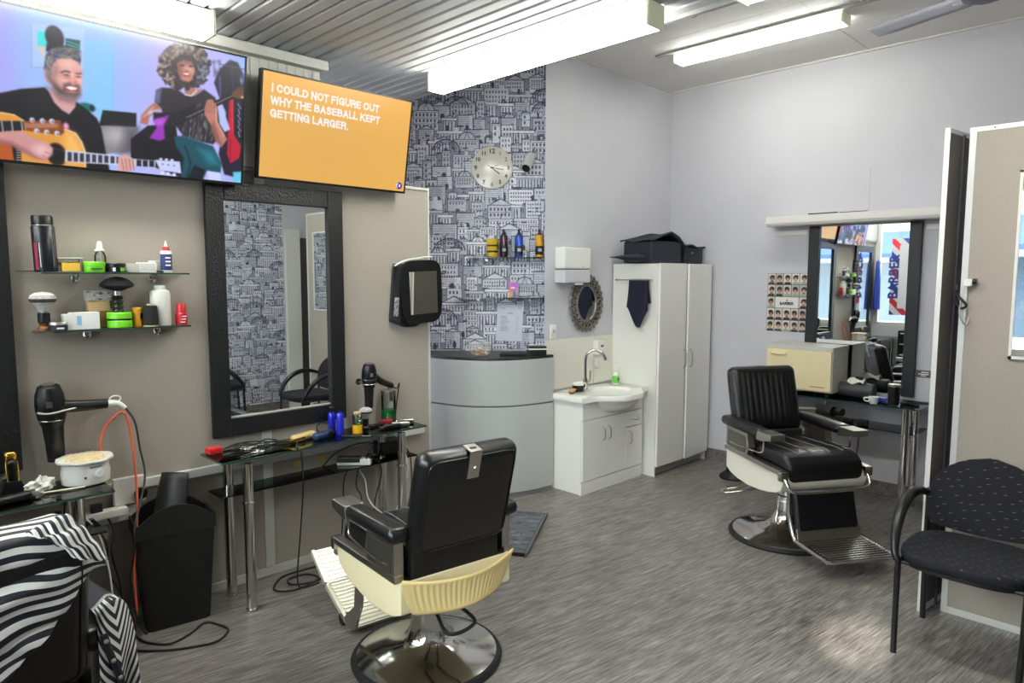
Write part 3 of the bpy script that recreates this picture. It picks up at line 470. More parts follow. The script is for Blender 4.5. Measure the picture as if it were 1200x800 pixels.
# ------------------------------------------------------------------ barber chairs (local +y is the way the sitter looks)
def barber_chair(label, loc, rz, shell, plates, lift=0):
    t = thing('barber_chair', label, 'barber chair', loc, rz)
    b = part('base', MB().lathe([(.315, .018), (.312, .03), (.27, .044), (.19, .06), (.12, .078), (.09, .105), (.076, .15), (.07, .19), (.069, .24)], n=48), CHROME, t, angle=50)
    part('rubber_rim', MB().lathe([(.335, 0), (.338, .012), (.328, .026), (.312, .027), (.312, 0)], n=48), RUBBER, b)
    part('column', MB().cyl((0, 0, .2), (0, 0, .40+lift), .05, n=28).lathe([(.064, .14), (.064, .27), (.051, .275), (.05, .30)], n=28), CHROME, t)
    part('pump_lever', MB().tube([(-.045, -.05, .30), (-.05, -.16, .285), (-.07, -.27, .25), (-.03, -.30, .243), (.05, -.285, .243), (.085, -.25, .25), (.06, -.15, .285), (.045, -.05, .30)] if plates else [(.05, -.04, .30), (.2, -.06, .27), (.34, -.1, .245), (.355, -.14, .243), (.33, -.165, .245), (.2, -.13, .27), (.05, -.1, .30)], .008, 8), RUBBER if plates else CHROME, t, 'bent lever grip')
    prof = [(.355, .455), (.350, .42), (.33, .385), (.28, .36), (.20, .34), (.10, .326), (.0, .32), (-.12, .328), (-.20, .344), (-.262, .372)]
    body = part('body_shell', MB().prism(prof+[(-.262, .505), (.345, .487)], 'x', -.27, .27, .01), shell, t)
    # the rear lip bulges out behind the back, with upright flutes
    def lip(u, v):
        q = 2*u-1; k = (.5+.5*math.cos(u*math.pi*44))*min(1, 9*(.94-abs(q)) if abs(q) < .94 else 0)*min(1, max(0, (v-.1)*8), max(0, (.93-v)*12))
        return (q*(.205+.068*v**.6), -.262-.062*(1-q*q)-.022*v*v+.0035*k, .355+(.142+.026*q*q)*v)
    part('seat_deck', MB().span((-.245, -.255, .500), (.245, .30, .509)), BLACKM, t)
    part('rear_lip', MB().grid(lip, 176, 12), mat('cream_lip', (242, 216, 152), .38, coat=.2) if plates else shell, t).modifiers.new('solid', 'SOLIDIFY').thickness = .009
    for s in (-1, 1):
        part('side_trim', MB().box((s*.268, .05, .507), (.044, .60, .03), .004, (R(-1.8), 0, 0)), STEEL, t); part('trim_cap', MB().box((s*.268, .352, .482), (.052, .034, .060), .008, (R(-2.7), 0, 0)), CHROME, t)
        part('arm_box', MB().prism([(-.24, .52), (-.0, .515), (.02, .57), (.0, .655), (-.24, .66)], 'x', s*.242, s*.285, .003), STEEL, t)
        part('arm_plate', MB().prism([(-.215, .535), (-.02, .53), (-.005, .57), (-.02, .635), (-.215, .64)], 'x', s*.284, s*.2885), mat('dark_plate', (128, 124, 118), .3, .9), t)
        part('towel_rail', MB().tube([(s*.285, .175, .67), (s*.286, .178, .60), (s*.292, .15, .575), (s*.297, .03, .568), (s*.296, -.12, .562), (s*.285, -.19, .56)], .0055, 8), CHROME, t)
        a = part('armrest', MB().box((s*.268, -.055, .692), (.098, .43, .062), .028, (R(-1.5), 0, 0), 4), BLACKV, t)
        part('arm_cap', MB().prism([(.14, .655), (.155, .712), (.29, .712), (.29, .675), (.18, .655)], 'x', s*.268-.048, s*.268+.048, .004), STEEL, a)
    cu = part('seat', MB().prism([(-.19, .50), (-.19, .58), (-.15, .594), (.05, .598), (.22, .602), (.295, .595), (.345, .568), (.372, .525), (.372, .465), (.35, .43), (.30, .42), (.25, .50)], 'x', -.235, .235, .028), BLACKV, t)
    for x in (-.15, -.055, .055, .15): part('piping', MB().tube([(x, -.1, .594), (x, .1, .599), (x, .22, .604), (x, .295, .597)], .0028, 5), mat('grey_piping', (120, 120, 122), .4), cu)
    part('seat_frame', MB().tube([(-.262, .33, .49), (-.262, .375, .45), (-.245, .40, .405), (-.15, .405, .392), (.15, .405, .392), (.245, .40, .405), (.262, .375, .45), (.262, .33, .49)], .011, 8), CHROME, t)
    lean = R(14.5); bk = part('backrest', MB().box((0, 0, .215), (.462, .105, .44), .045, None, 5), BLACKV, t); bk.location = (0, -.237, .612); bk.rotation_euler = (lean, 0, 0)
    part('pleated_pad', MB().grid(lambda u, v: ((u-.5)*.36, .052+.012*min(1, 8*u, 8*(1-u), 8*v, 8*(1-v))*(.55+.45*abs(math.sin(u*math.pi*9))), .04+.35*v), 108, 12), BLACKV, bk)
    part('piping', MB().tube([(.205*math.copysign(min(1, abs(1.35*math.cos(a))), math.cos(a)), -.051, .215+.198*math.copysign(min(1, abs(1.35*math.sin(a))), math.sin(a))) for a in np.linspace(0, 6.283, 33)[:-1]], .003, 5, 2, True), BLACKP, bk)
    hp = part('headrest_plate', MB().box((0, -.053, .376), (.056, .006, .115), .002).box((0, -.025, .4365), (.056, .062, .006), .002), STEEL, bk)
    part('headrest_slot', MB().box((0, -.028, .4395), (.03, .012, .004), .001), BLACKP, hp); part('lock_knob', MB().ball((0, -.06, .366), .0085, None, 12), CHROME, hp)
    part('back_bracket', MB().box((0, -.21, .56), (.42, .09, .13), .01), BLACKM, t)
    GR = mat('ribbed_plate', (222, 220, 202), .3, .55) if plates else CHROME
    if plates:                                                                     # footrest seen from behind: lower ribbed plate, upper ribbed plate, side rails
        for s in (-1, 1):
            part('foot_rail', MB().prism([(.20, .37), (.28, .38), (.31, .17), (.43, .07), (.40, .022), (.30, .06), (.23, .2)], 'x', s*.205-.006, s*.205+.006, .002), STEEL, t)
            part('roller', MB().cyl((s*.16, .46, .045), (s*.21, .46, .045), .03, n=16), RUBBER, t)
        part('lower_plate', plate((.36, .035), (.655, .145), .21), GR, t); part('upper_plate', plate((.665, .15), (.84, .262), .21), GR, t)
        part('hinge', MB().cyl((-.2, .66, .146), (.2, .66, .146), .01), STEEL, t)
    else:
        for s in (-1, 1): part('foot_rail', MB().tube([(s*.20, .31, .40), (s*.205, .33, .27), (s*.205, .38, .15), (s*.205, .44, .130), (s*.205, .67, .122)], .0125, 8), CHROME, t)
        part('calf_pad', MB().box((0, .355, .262), (.385, .05, .235), .018, (R(14), 0, 0), 3), BLACKV, t)
        part('shin_plate', MB().box((0, .405, .155), (.40, .012, .10), .003, (R(14), 0, 0)), STEEL, t)
        part('foot_plate', plate((.41, .135), (.68, .122), .21), CHROME, t)
    for ch in t.children:
        if lift and ch.name.split('.')[0] not in ('base', 'column', 'foot_plate', 'shin_plate', 'foot_rail', 'lower_plate', 'upper_plate', 'roller', 'hinge'): ch.location.z += lift
    return t
def plate(a, b, hw):
    m = MB(); L = math.hypot(b[0]-a[0], b[1]-a[1]); an = math.atan2(b[1]-a[1], b[0]-a[0]); c, s = math.cos(an), math.sin(an)
    P = lambda k, z: (a[0]+k*c-z*s, a[1]+k*s+z*c)
    m.box((0, *P(L/2, -.008)), (2*hw, L, .016), .003, (an, 0, 0)); n = int(L/.024)
    for i in range(n): m.box((0, *P((i+.6)*L/n, .001)), (2*hw-.05, L/n*.55, .009), .0035, (an, 0, 0))
    for q in (-1, 1): m.box((q*(hw-.01), *P(L/2, .003)), (.018, L, .014), .003, (an, 0, 0))
    return m
barber_chair('black and cream barber chair seen from behind, in front of the large framed mirror', (1.816, 2.367, 0), R(-7.4), CREAM, True)
barber_chair('black barber chair with off-white body facing the camera near the cream steriliser cabinet', (4.415, 1.862, 0), R(148), mat('ivory_enamel', (232, 229, 212), .3, coat=.4), False, .03).scale = (1.085, 1.05, 1.02)
barber_chair('black barber chair with the striped cape over its back', (.212, 2.36, 0), R(0), CREAM, True)
# ------------------------------------------------------------------ striped cape over the third chair
def cape_mat():
    m = bpy.data.materials.new('striped_cloth'); m.use_nodes = True; nt = m.node_tree; N = nt.nodes; L = nt.links; b = N['Principled BSDF']
    a = N.new('ShaderNodeAttribute'); a.attribute_name = 'stripe'; mt = N.new('ShaderNodeMath'); mt.operation = 'FRACT'; L.new(a.outputs['Fac'], mt.inputs[0])
    r = N.new('ShaderNodeValToRGB'); r.color_ramp.interpolation = 'CONSTANT'; e = r.color_ramp.elements; e[0].color = (*lin((22, 22, 32)), 1); e[1].position = .5; e[1].color = (*lin((226, 224, 220)), 1)
    L.new(mt.outputs[0], r.inputs[0]); L.new(r.outputs[0], b.inputs['Base Color']); b.inputs['Roughness'].default_value = .6; return m
CAPE = cape_mat()
def cloth(f, nu, nv, stripe):
    m = MB(); m.grid(f, nu, nv); m.bm.verts.index_update(); me = bpy.data.meshes.new('cape'); m.bm.to_mesh(me); m.bm.free()
    at = me.attributes.new('stripe', 'FLOAT', 'POINT'); at.data.foreach_set('value', [stripe(i/nu, j/nv) for i in range(nu+1) for j in range(nv+1)])
    me.polygons.foreach_set('use_smooth', [True]*len(me.polygons)); return me
def back_drape(u, v):                                        # u across the chair from left to right, v over the top and down behind
    x = -.30+.765*u; top = 1.078+.008*math.sin(16*x)-.11*max(0, (x-.38)/.085)**1.6
    hem = float(np.interp(x, (-.3, 0, .25, .305, .36, .378, .40, .43, .465), (.60, .52, .335, .30, .25, .20, .14, .07, .015)))
    if v < .3: k = v/.3; y = 2.22-.15*k; z = top-.06*(1-k)**2
    elif v < .42: k = (v-.3)/.12; y = 2.07-.085*math.sin(k*1.57); z = top-.02*(1-math.cos(k*1.57))
    else: k = (v-.42)/.58; y = 1.985+.03*k; z = top-.02-hem*k
    w = min(1, 3*max(0, v-.3)); f = .016*math.sin(30*z+8*x)+.010*math.sin(55*z-14*x+1)+.022*math.sin(9*x-12*z)
    return (x+.012*math.sin(22*z)*w, y-abs(f)*w, z+.006*math.sin(26*x)*w)
ct = thing('barber_cape', 'black and white striped cape thrown over the back of the chair at lower left', 'cape')
def bs(u, v):
    x, y, z = back_drape(u, v); s_ = x-.25; return z/.034+max(0, y-2.0)/.04+.22*math.sin(24*z+6*x)+10*s_*(z-.93)*(2.4 if z > .93 else 6)+.15*math.sin(38*x)
o = link('cape_back', cloth(back_drape, 120, 90, bs), CAPE, ct); o.modifiers.new('solid', 'SOLIDIFY').thickness = .003
def flap(u, v):                                              # turned-over corner lying on top
    A, B, C, D = Vector((.305, 1.99, 1.075)), Vector((.395, 2.02, 1.095)), Vector((.478, 1.985, .960)), Vector((.395, 1.945, 1.000))
    p = A*(1-u)*(1-v)+B*u*(1-v)+C*u*v+D*(1-u)*v; return (p.x, p.y-.02*math.sin(math.pi*u)*math.sin(math.pi*v)-.006*math.sin(14*u+4*v), p.z+.012*math.sin(math.pi*v)+.004*math.sin(18*v))
o = link('cape_corner', cloth(flap, 30, 30, lambda u, v: 5.6*u+.7*math.sin(2.6*v)+1.2*v), CAPE, ct); o.modifiers.new('solid', 'SOLIDIFY').thickness = .003
def side_drape(u, v):                                        # over the armrest and down beside the chair
    x = .462+.106*u+.012*v; top = .795-.10*(2*u-.9)**2 if u > .45 else .795-.03*(.9-2*u)
    if v < .25: k = v/.25; y = 2.40-.29*k; z = top-.03*(1-k)
    else: k = (v-.25)/.75; y = 2.11-.025*math.sin(1.57*min(1, 4*k)); z = top-.62*k
    return (x+.006*math.sin(9*v+8*u), y-.018*math.sin(u*5+3*v)*min(1, 4*v), z)
o = link('cape_side', cloth(side_drape, 40, 60, lambda u, v: (side_drape(u, v)[2]/-.036+3.4*abs(u-.45)*2 if v > .2 else 0)), CAPE, ct); o.modifiers.new('solid', 'SOLIDIFY').thickness = .003
sn = part('snap_strip', MB().tube([(lambda p: (p[0], p[1]-.010, p[2]))(side_drape(.16+.42*k, .32+.36*k)) for k in np.linspace(0, 1, 8)], .011, 6, 2), mat('navy_tape', (24, 24, 34), .6), ct)
for k in np.linspace(.05, .95, 5):
    p = side_drape(.16+.42*k, .32+.36*k); part('snap_button', MB().ball((p[0], p[1]-.022, p[2]), .0065, (.0065, .004, .0065), 12), STEEL, sn)
# ------------------------------------------------------------------ visitor chairs (local +y is forward)
def speck_mat(name, up):                                     # woven flecks laid out in the plane of the seat or of the back
    m = bpy.data.materials.new(name); m.use_nodes = True; nt = m.node_tree; N = nt.nodes; L = nt.links; b = N['Principled BSDF']; b.inputs['Roughness'].default_value = .85
    tc = N.new('ShaderNodeTexCoord'); sx = N.new('ShaderNodeSeparateXYZ'); cx = N.new('ShaderNodeCombineXYZ'); L.new(tc.outputs['Object'], sx.inputs[0]); L.new(sx.outputs[0], cx.inputs[0]); L.new(sx.outputs[2 if up else 1], cx.inputs[1])
    mp = N.new('ShaderNodeMapping'); mp.inputs['Scale'].default_value = (19, 27, 1); mp.inputs['Rotation'].default_value = (0, 0, .35)
    v = N.new('ShaderNodeTexVoronoi'); v.voronoi_dimensions = '2D'; v.inputs['Scale'].default_value = 1; v.inputs['Randomness'].default_value = .5
    mp2 = N.new('ShaderNodeMapping'); mp2.inputs['Scale'].default_value = (.75, 2.4, 0)
    sb = N.new('ShaderNodeVectorMath'); sb.operation = 'SUBTRACT'; ln = N.new('ShaderNodeVectorMath'); ln.operation = 'LENGTH'; lt = N.new('ShaderNodeMath'); lt.operation = 'LESS_THAN'; lt.inputs[1].default_value = .12
    L.new(cx.outputs[0], mp.inputs[0]); L.new(mp.outputs[0], v.inputs['Vector']); L.new(mp.outputs[0], sb.inputs[0]); L.new(v.outputs['Position'], sb.inputs[1]); L.new(sb.outputs[0], mp2.inputs[0]); L.new(mp2.outputs[0], ln.inputs[0]); L.new(ln.outputs['Value'], lt.inputs[0])
    x = N.new('ShaderNodeMix'); x.data_type = 'RGBA'; x.inputs[6].default_value = (*lin((13, 14, 24)), 1)
    r = N.new('ShaderNodeValToRGB'); e = r.color_ramp.elements; e[0].color = (*lin((112, 78, 72)), 1); e[1].color = (*lin((84, 84, 100)), 1); r.color_ramp.interpolation = 'CONSTANT'; e[1].position = .5
    sp = N.new('ShaderNodeSeparateColor'); L.new(v.outputs['Color'], sp.inputs[0]); L.new(sp.outputs[0], r.inputs[0]); L.new(r.outputs[0], x.inputs[7]); nz = N.new('ShaderNodeSeparateXYZ'); L.new(tc.outputs['Normal'], nz.inputs[0]); ab = N.new('ShaderNodeMath'); ab.operation = 'ABSOLUTE'; L.new(nz.outputs[1 if up else 2], ab.inputs[0]); gt = N.new('ShaderNodeMath'); gt.operation = 'GREATER_THAN'; gt.inputs[1].default_value = .6; L.new(ab.outputs[0], gt.inputs[0]); mu = N.new('ShaderNodeMath'); mu.operation = 'MULTIPLY'; L.new(lt.outputs[0], mu.inputs[0]); L.new(gt.outputs[0], mu.inputs[1])
    L.new(mu.outputs[0], x.inputs[0]); L.new(x.outputs[2], b.inputs['Base Color']); return m
SPECK = speck_mat('speckled_seat', False); SPECKB = speck_mat('speckled_back', True); FRAME = mat('black_frame', (14, 15, 17), .36)
def visitor_chair(label, loc, rz):
    t = thing('visitor_chair', label, 'chair', loc, rz, None)
    n = 40
    out = lambda a, rx, ry, e: (rx*math.copysign(abs(math.cos(a))**e, math.cos(a)), ry*math.copysign(abs(math.sin(a))**e, math.sin(a)))
    S_ = [out(2*math.pi*k/n, .258, .245, .62) for k in range(n)]
    S_ = [(x, y+.018) for x, y in S_]
    part('seat', MB().prism(S_, 'z', .425, .478, .018), SPECK, t, angle=50); part('seat_pan', MB().prism([(x*.97, y*.97) for x, y in S_], 'z', .414, .428), FRAME, t)
    # rounded back, wider at the bottom, gently curved round the sitter
    def bp(u, v):
        z = .505+.335*v; hw = .245*(1-max(0, (v-.30)/.70)**2.6)**.55*(1-.10*(max(0, .3-v)/.3)**2); x = (2*u-1)*max(hw, .012); return (x, -.235-.07*v+.42*x*x-.008, z-.03*(1-(x/.25)**2)*(1-v)*.9)
    o = part('backrest', MB().grid(bp, 32, 20), SPECKB, t, angle=60); md = o.modifiers.new('solid', 'SOLIDIFY'); md.thickness = .042; md.offset = 0
    bv = o.modifiers.new('bevel', 'BEVEL'); bv.width = .012; bv.segments = 2; bv.limit_method = 'ANGLE'
    for s in (-1, 1):
        part('leg', MB().tube([(s*.232, .235, 0), (s*.236, .222, .22), (s*.238, .215, .435)], .013, 10, 3), FRAME, t)
        part('leg', MB().tube([(s*.232, -.225, 0), (s*.236, -.23, .3), (s*.238, -.235, .62), (s*.238, -.24, .655)], .013, 10, 3), FRAME, t)
        part('armrest', MB().tube([(s*.245, -.225, .645), (s*.258, -.13, .672), (s*.268, -.02, .668), (s*.272, .08, .625), (s*.268, .16, .55), (s*.256, .21, .465), (s*.24, .22, .43)], lambda k: .016+.010*math.sin(math.pi*min(1, k*1.15)), 12, 5), FRAME, t)
        part('seat_rail', MB().tube([(s*.236, .215, .425), (s*.236, -.23, .415)], .011, 8, 1), FRAME, t)
    part('back_bar', MB().tube([(-.238, -.24, .62), (-.12, -.285, .62), (.12, -.285, .62), (.238, -.24, .62)], .011, 8, 4), FRAME, t)
    part('front_bar', MB().tube([(-.236, .205, .42), (.236, .205, .42)], .010, 8, 1), FRAME, t)
    return t
visitor_chair('navy speckled visitor chair with black arms at lower right by the screen', (3.585, .665, 0), R(90))
visitor_chair('navy visitor chair against the papered wall, seen only in the mirror', (3.15, -.62, 0), R(-75))
# ------------------------------------------------------------------ framed mirrors
CROC = mat('croc_frame', (18, 18, 21), .42, bump=(95, .8, 'voronoi'))
def framed_mirror(label, loc, rz, w, h, fw, top=True, fd=.03, rx=0):
    t = thing('framed_mirror', label, 'mirror', loc, rz, None, rx)
    part('mirror_glass', MB().span((-w/2+fw*.6, -.008, fw*.6 if top else .01), (w/2-fw*.6, 0, h-fw*.6 if top else h)), MIRROR, t)
    for s in (-1, 1): part('frame_side', MB().span((s*w/2, -fd, 0), (s*(w/2-fw), 0, h), .006), CROC, t)
    if top:
        for z in (0, h-fw): part('frame_rail', MB().span((-w/2+fw, -fd+.001, z), (w/2-fw, 0, z+fw), .006), CROC, t)
        part('inner_lip', MB().span((-w/2+fw, -.012, fw), (w/2-fw, -.006, fw+.008)), ALU, t)
    return t
framed_mirror('tall black framed mirror above the glass shelf table, papered wall in it', (1.799, 3.672, .843), 0, .80, 1.355, .098)
framed_mirror('black framed mirror cut off by the left edge of the photo', (.165, 3.672, .843), 0, .80, 1.355, .098)
framed_mirror('black framed mirror under the white pelmet, shop window reflected in it', (5.806, 1.925, .80), R(-89.5), .83, 1.322, .085, False, .035)
# ------------------------------------------------------------------ glass tables
def glass_table(label, loc, rz, w, d, legs, low=.575, h=.778, front=None):
    t = thing('glass_table', label, 'table', loc, rz)
    tp = part('glass_top', MB().span((-w/2, 0, h-.010), (w/2, d, h), .002), SMOKE, t)
    part('glass_edge', MB().span((-w/2, -.0012, h-.0095), (w/2, -.0002, h-.0005)).span((-w/2-.0012, 0, h-.0095), (-w/2-.0002, d, h-.0005)).span((w/2+.0002, 0, h-.0095), (w/2+.0012, d, h-.0005)), GEDGE, tp)
    part('lower_shelf', MB().span((-w/2+.02, .07, low), (w/2-.02, d-.03, low+.008), .002), SMOKE, t)
    for x, y in legs: part('leg', MB().cyl((x, y, 0), (x, y, h-.011), .0265, n=24).lathe([(.0262, low-.014), (.032, low-.012), (.032, low-.004), (.0262, low-.002)], (x, y, 0)).lathe([(.03, 0), (.03, .012), (.0265, .014)], (x, y, 0)), CHROME, t)
    return t
glass_table('smoked glass two-tier table under the tall framed mirror', (1.967, 3.378, 0), 0, 1.275, .27, [(-.525, -.04+.0), (-.53, .195), (.43, -.02), (.43, .19)])
bpy.data.objects['glass_table'].children[0]
glass_table('smoked glass table at the left edge carrying the wax heater', (.225, 3.275, 0), 0, 1.205, .33, [(.475, .06), (.475, .24), (-.50, .06), (-.50, .24)])
glass_table('smoked glass table along the right wall under the pelmet mirror', (5.39, 2.03, 0), R(-90), 1.30, .40, [(.575, .03), (.575, .27), (-.575, .03), (-.575, .27)])
for loc in ((1.80, 3.45, .7665), (2.07, 3.50, .7665), (.45, 3.32, .7665)): pass
# ------------------------------------------------------------------ reception desk in the alcove
VIN = mat('silver_vinyl', (182, 185, 183), .36, bump=(300, .05), coat=.12)
dk = thing('reception_desk', 'bow-fronted silver upholstered reception counter with black top', 'desk', (3.70, 3.985, 0), ARZ)
dw = 1.03
fc = lambda x, off=0: -.25*(1-(2*x/dw)**2)-off
def dpoly(off, back, ins=0): 
    xs = np.linspace(-dw/2+ins, dw/2-ins, 25); return [(x, fc(x, off)) for x in xs]+[(.425, .05), (.425, back), (-dw/2+ins, back)]
part('carcass', MB().prism(dpoly(-.02, .27, .006), 'z', 0.0, 1.066), mat('desk_grey', (150, 152, 152), .5), dk)
part('upper_panel', MB().prism([(x, fc(x, .012)) for x in np.linspace(-dw/2, dw/2, 25)]+[(x, fc(x, -.02)) for x in np.linspace(dw/2, -dw/2, 25)], 'z', .716, 1.068, .010), VIN, dk)
part('lower_panel', MB().prism([(x, fc(x, .012)) for x in np.linspace(-dw/2, dw/2, 25)]+[(x, fc(x, -.02)) for x in np.linspace(dw/2, -dw/2, 25)], 'z', .03, .708, .010), VIN, dk)
part('counter_top', MB().prism(dpoly(.0, .29), 'z', 1.069, 1.090, .004), mat('dark_top', (44, 44, 46), .35), dk)
# ------------------------------------------------------------------ vanity unit with basin
LAC = mat('white_lacquer', (245, 244, 239), .3, coat=.3); LACS = mat('white_side', (241, 240, 234), .4)
v = thing('vanity_unit', 'white vanity cupboard with three doors and a drawer under the basin', 'cabinet', (4.0825, 3.335, 0))
part('side_panel', MB().span((0, .013, .0), (.016, .36, .73)), LACS, v); part('side_panel', MB().span((.786, .013, 0), (.802, .36, .73)), LACS, v); part('back_panel', MB().span((.016, .345, .0), (.786, .36, .60)), LACS, v); part('bottom_panel', MB().span((.016, .013, .09), (.786, .345, .105)), LACS, v)
part('plinth', MB().span((-.012, -.004, 0), (.80, .02, .098), .002), LACS, v); part('fascia', MB().span((.0, -.004, .592), (.802, .014, .735), .002), LAC, v)
def handle(p, q, out, parent): 
    p, q = Vector(p), Vector(q); m = (p+q)/2; o = Vector(out); return part('handle', MB().tube([p, p+(m-p)*.25+o*.8, m+o, q+(m-q)*.25+o*.8, q], .0042, 8), CHROME, parent)
for x0, x1, z1, hx in ((.003, .286, .586, .25), (.290, .568, .586, .325), (.574, .800, .452, .615)):
    d = part('door', MB().span((x0, -.006, .108), (x1, .012, z1), .003), LAC, v); hz = (.40, .51) if z1 > .5 else (.31, .42); handle((hx, -.006, hz[0]), (hx, -.006, hz[1]), (0, -.028, 0), d)
d = part('drawer', MB().span((.574, -.006, .460), (.800, .012, .586), .003), LAC, v); handle((.64, -.006, .52), (.735, -.006, .52), (0, -.028, -.006), d)
bx, by, brx, bry = .425, .105, .265, .185
def outline(a):                                             # plan outline of the basin top, met by a ray from the bowl centre
    dx, dy = math.cos(a), math.sin(a); best = 9
    def front(x): return -.035-.165*math.exp(-((x-bx)/.235)**4)
    for k in range(1, 400):
        r = k*.002; x, y = bx+r*dx, by+r*dy
        if x < -.03 or x > .832 or y > .352 or y < front(x): return r
    return .8
def basin():
    m = MB(); n = 96; rad = [outline(2*math.pi*k/n) for k in range(n)]
    def ring(fn): return [m.bm.verts.new(fn(2*math.pi*k/n, rad[k])) for k in range(n)]
    el = lambda a, q, z: (bx+brx*q*math.cos(a), by+bry*q*math.sin(a), z)
    rings = [ring(lambda a, r, q=q, z=z: el(a, q, z)) for q, z in ((.08, .655), (.4, .665), (.7, .69), (.88, .725), (.96, .755), (1.0, .771))]
    rings.append(ring(lambda a, r: (bx+r*.985*math.cos(a), by+r*.985*math.sin(a), .776))); rings.append(ring(lambda a, r: (bx+r*math.cos(a), by+r*math.sin(a), .770))); rings.append(ring(lambda a, r: (bx+r*math.cos(a), by+r*math.sin(a), .735)))
    rings.append(ring(lambda a, r: (bx+r*.96*math.cos(a), by+r*.96*math.sin(a), .732)))
    for A, B in zip(rings, rings[1:]):
        for k in range(n): m.bm.faces.new((A[k], A[(k+1) % n], B[(k+1) % n], B[k]))
    m.bm.faces.new(rings[0]); return m
bs_ = thing('wash_basin', 'white ceramic wash basin with a bowed front on the vanity', 'basin', (4.0825, 3.335, 0))
part('basin_top', basin(), WHITEG, bs_, angle=50)
part('bowl_belly', MB().lathe([(0, -.135), (.3, -.13), (.6, -.108), (.82, -.07), (.95, -.03), (1.0, .012)], (bx, by, .735), 48, .272, .285), WHITEG, bs_, angle=60)
part('waste', MB().cyl((bx, by, .655), (bx, by, .6585), .022), CHROME, bs_); part('overflow', MB().cyl((bx-.155, by+.115, .735), (bx-.16, by+.125, .735), .009), BLACKP, bs_)
tp = thing('mixer_tap', 'chrome swan-neck mixer tap on the wash basin', 'tap', (4.42, 3.585, .776))
part('tap_body', MB().lathe([(.026, 0), (.026, .01), (.02, .014), (.02, .085), (.014, .09)]), CHROME, tp); part('spout', MB().tube([(0, 0, .08), (0, 0, .25), (.012, -.02, .305), (.05, -.065, .325), (.085, -.11, .30), (.10, -.13, .245)], .0125, 12), CHROME, tp)
part('tap_lever', MB().tube([(.018, 0, .05), (.05, -.005, .07), (.058, -.005, .15)], .0065, 8), CHROME, tp)
# ------------------------------------------------------------------ tall cupboard
tc = thing('tall_cupboard', 'tall white two-door cupboard beside the wash basin', 'cupboard', (4.92, 3.226, 0))
part('side_panel', MB().span((0, 0, 0), (.018, .465, 1.818), .001), LACS, tc); part('side_panel', MB().span((.834, .0, 0), (.852, .465, 1.818), .001), LACS, tc)
part('carcass', MB().span((.018, .02, .085), (.834, .465, 1.818)), LACS, tc); part('kick_board', MB().span((.018, .045, 0), (.834, .06, .085)), mat('kick_grey', (176, 174, 168), .5), tc)
for x0, x1, hx, rz in ((.012, .423, .395, 0), (.437, .852, .475, 0)):
    d = part('door', MB().span((x0, -.018, .085), (x1, .002, 1.822), .002), LAC, tc); handle((hx, -.018, .91), (hx, -.018, 1.07), (0, -.03, 0), d)
d.matrix_world = Matrix.Translation((.852, 0, 0)) @ Matrix.Rotation(R(2.2), 4, 'Z') @ Matrix.Translation((-.852, 0, 0))
# ------------------------------------------------------------------ partition screens at right
def screen(label, loc, rz, w, h, fab, fw=.028, th=.042):
    t = thing('partition_screen', label, 'partition', loc, rz)
    part('panel', MB().span((min(fw, .012), .003, .03), (w-.012, th-.005, h-.012)), fab, t)
    for x in (0, w-fw): part('frame_side', MB().span((x, 0, 0), (x+fw, th, h), .001), ALU, t)
    part('frame_rail', MB().span((fw, 0, h-.022), (w-fw, th, h), .002), ALU, t); part('frame_rail', MB().span((fw, 0, .0), (w-fw, th, .035), .002), ALU, t)
    return t
B = screen('taupe partition screen with an inset mirror at the right edge', (3.95, .852, 0), R(-90), .87, 2.42, FABRIC)
mr = part('inset_mirror', MB().span((.222, -.004, 1.335), (.70, .004, 2.19)), MIRROR, B)
part('mirror_edging', MB().span((.212, -.010, 1.322), (.224, .004, 2.20)).span((.70, -.010, 1.322), (.712, .004, 2.20)).span((.212, -.010, 1.322), (.712, .004, 1.336)).span((.212, -.010, 2.188), (.712, .004, 2.202)), WHITEP, mr)
for x in (.10, .40, .46): part('screw', MB().cyl((x, -.0015, 2.409), (x, .002, 2.409), .004, n=8), BLACKP, B)
A = screen('dark brown partition screen set edge-on beside the pelmet mirror', (3.86, .913, 0), R(-7), 1.85, 2.417, mat('brown_fabric', (98, 90, 83), .5, bump=(500, .2)), .004, .024)
part('dark_post', MB().span((.150, -.010, 0), (.162, .0, 2.40)), mat('post_grey', (70, 72, 80), .5), A)
# ------------------------------------------------------------------ pelmet over the right mirror
p = thing('pelmet_shelf', 'long white pelmet shelf on the right wall above the mirror', 'shelf', (5.815, 0, 0))
part('shelf_board', MB().prism([(-.20, 2.205), (-.20, 2.150), (-.188, 2.128), (0, 2.128), (0, 2.205)], 'y', 1.02, 2.64, .003), mat('pelmet_white', (228, 225, 220), .45), p)
part('wall_batten', MB().span((-.02, 1.02, 2.06), (0, 1.49, 2.10)), WHITEP, p); part('wall_batten', MB().span((-.02, 2.36, 2.06), (0, 2.62, 2.10)), WHITEP, p); part('hook_screw', MB().cyl((-.203, 1.62, 2.18), (-.198, 1.62, 2.18), .007, n=8), WHITEG, p)
for y0, y1, h in ((2.08, 2.30, .012), (1.86, 2.06, .008)): solo('flat_rod', MB().span((5.64, y0, 2.205), (5.67, y1, 2.205+h)), BLACKP, ('long' if h > .01 else 'short')+' dark flat rod lying on the white pelmet shelf', 'rod')
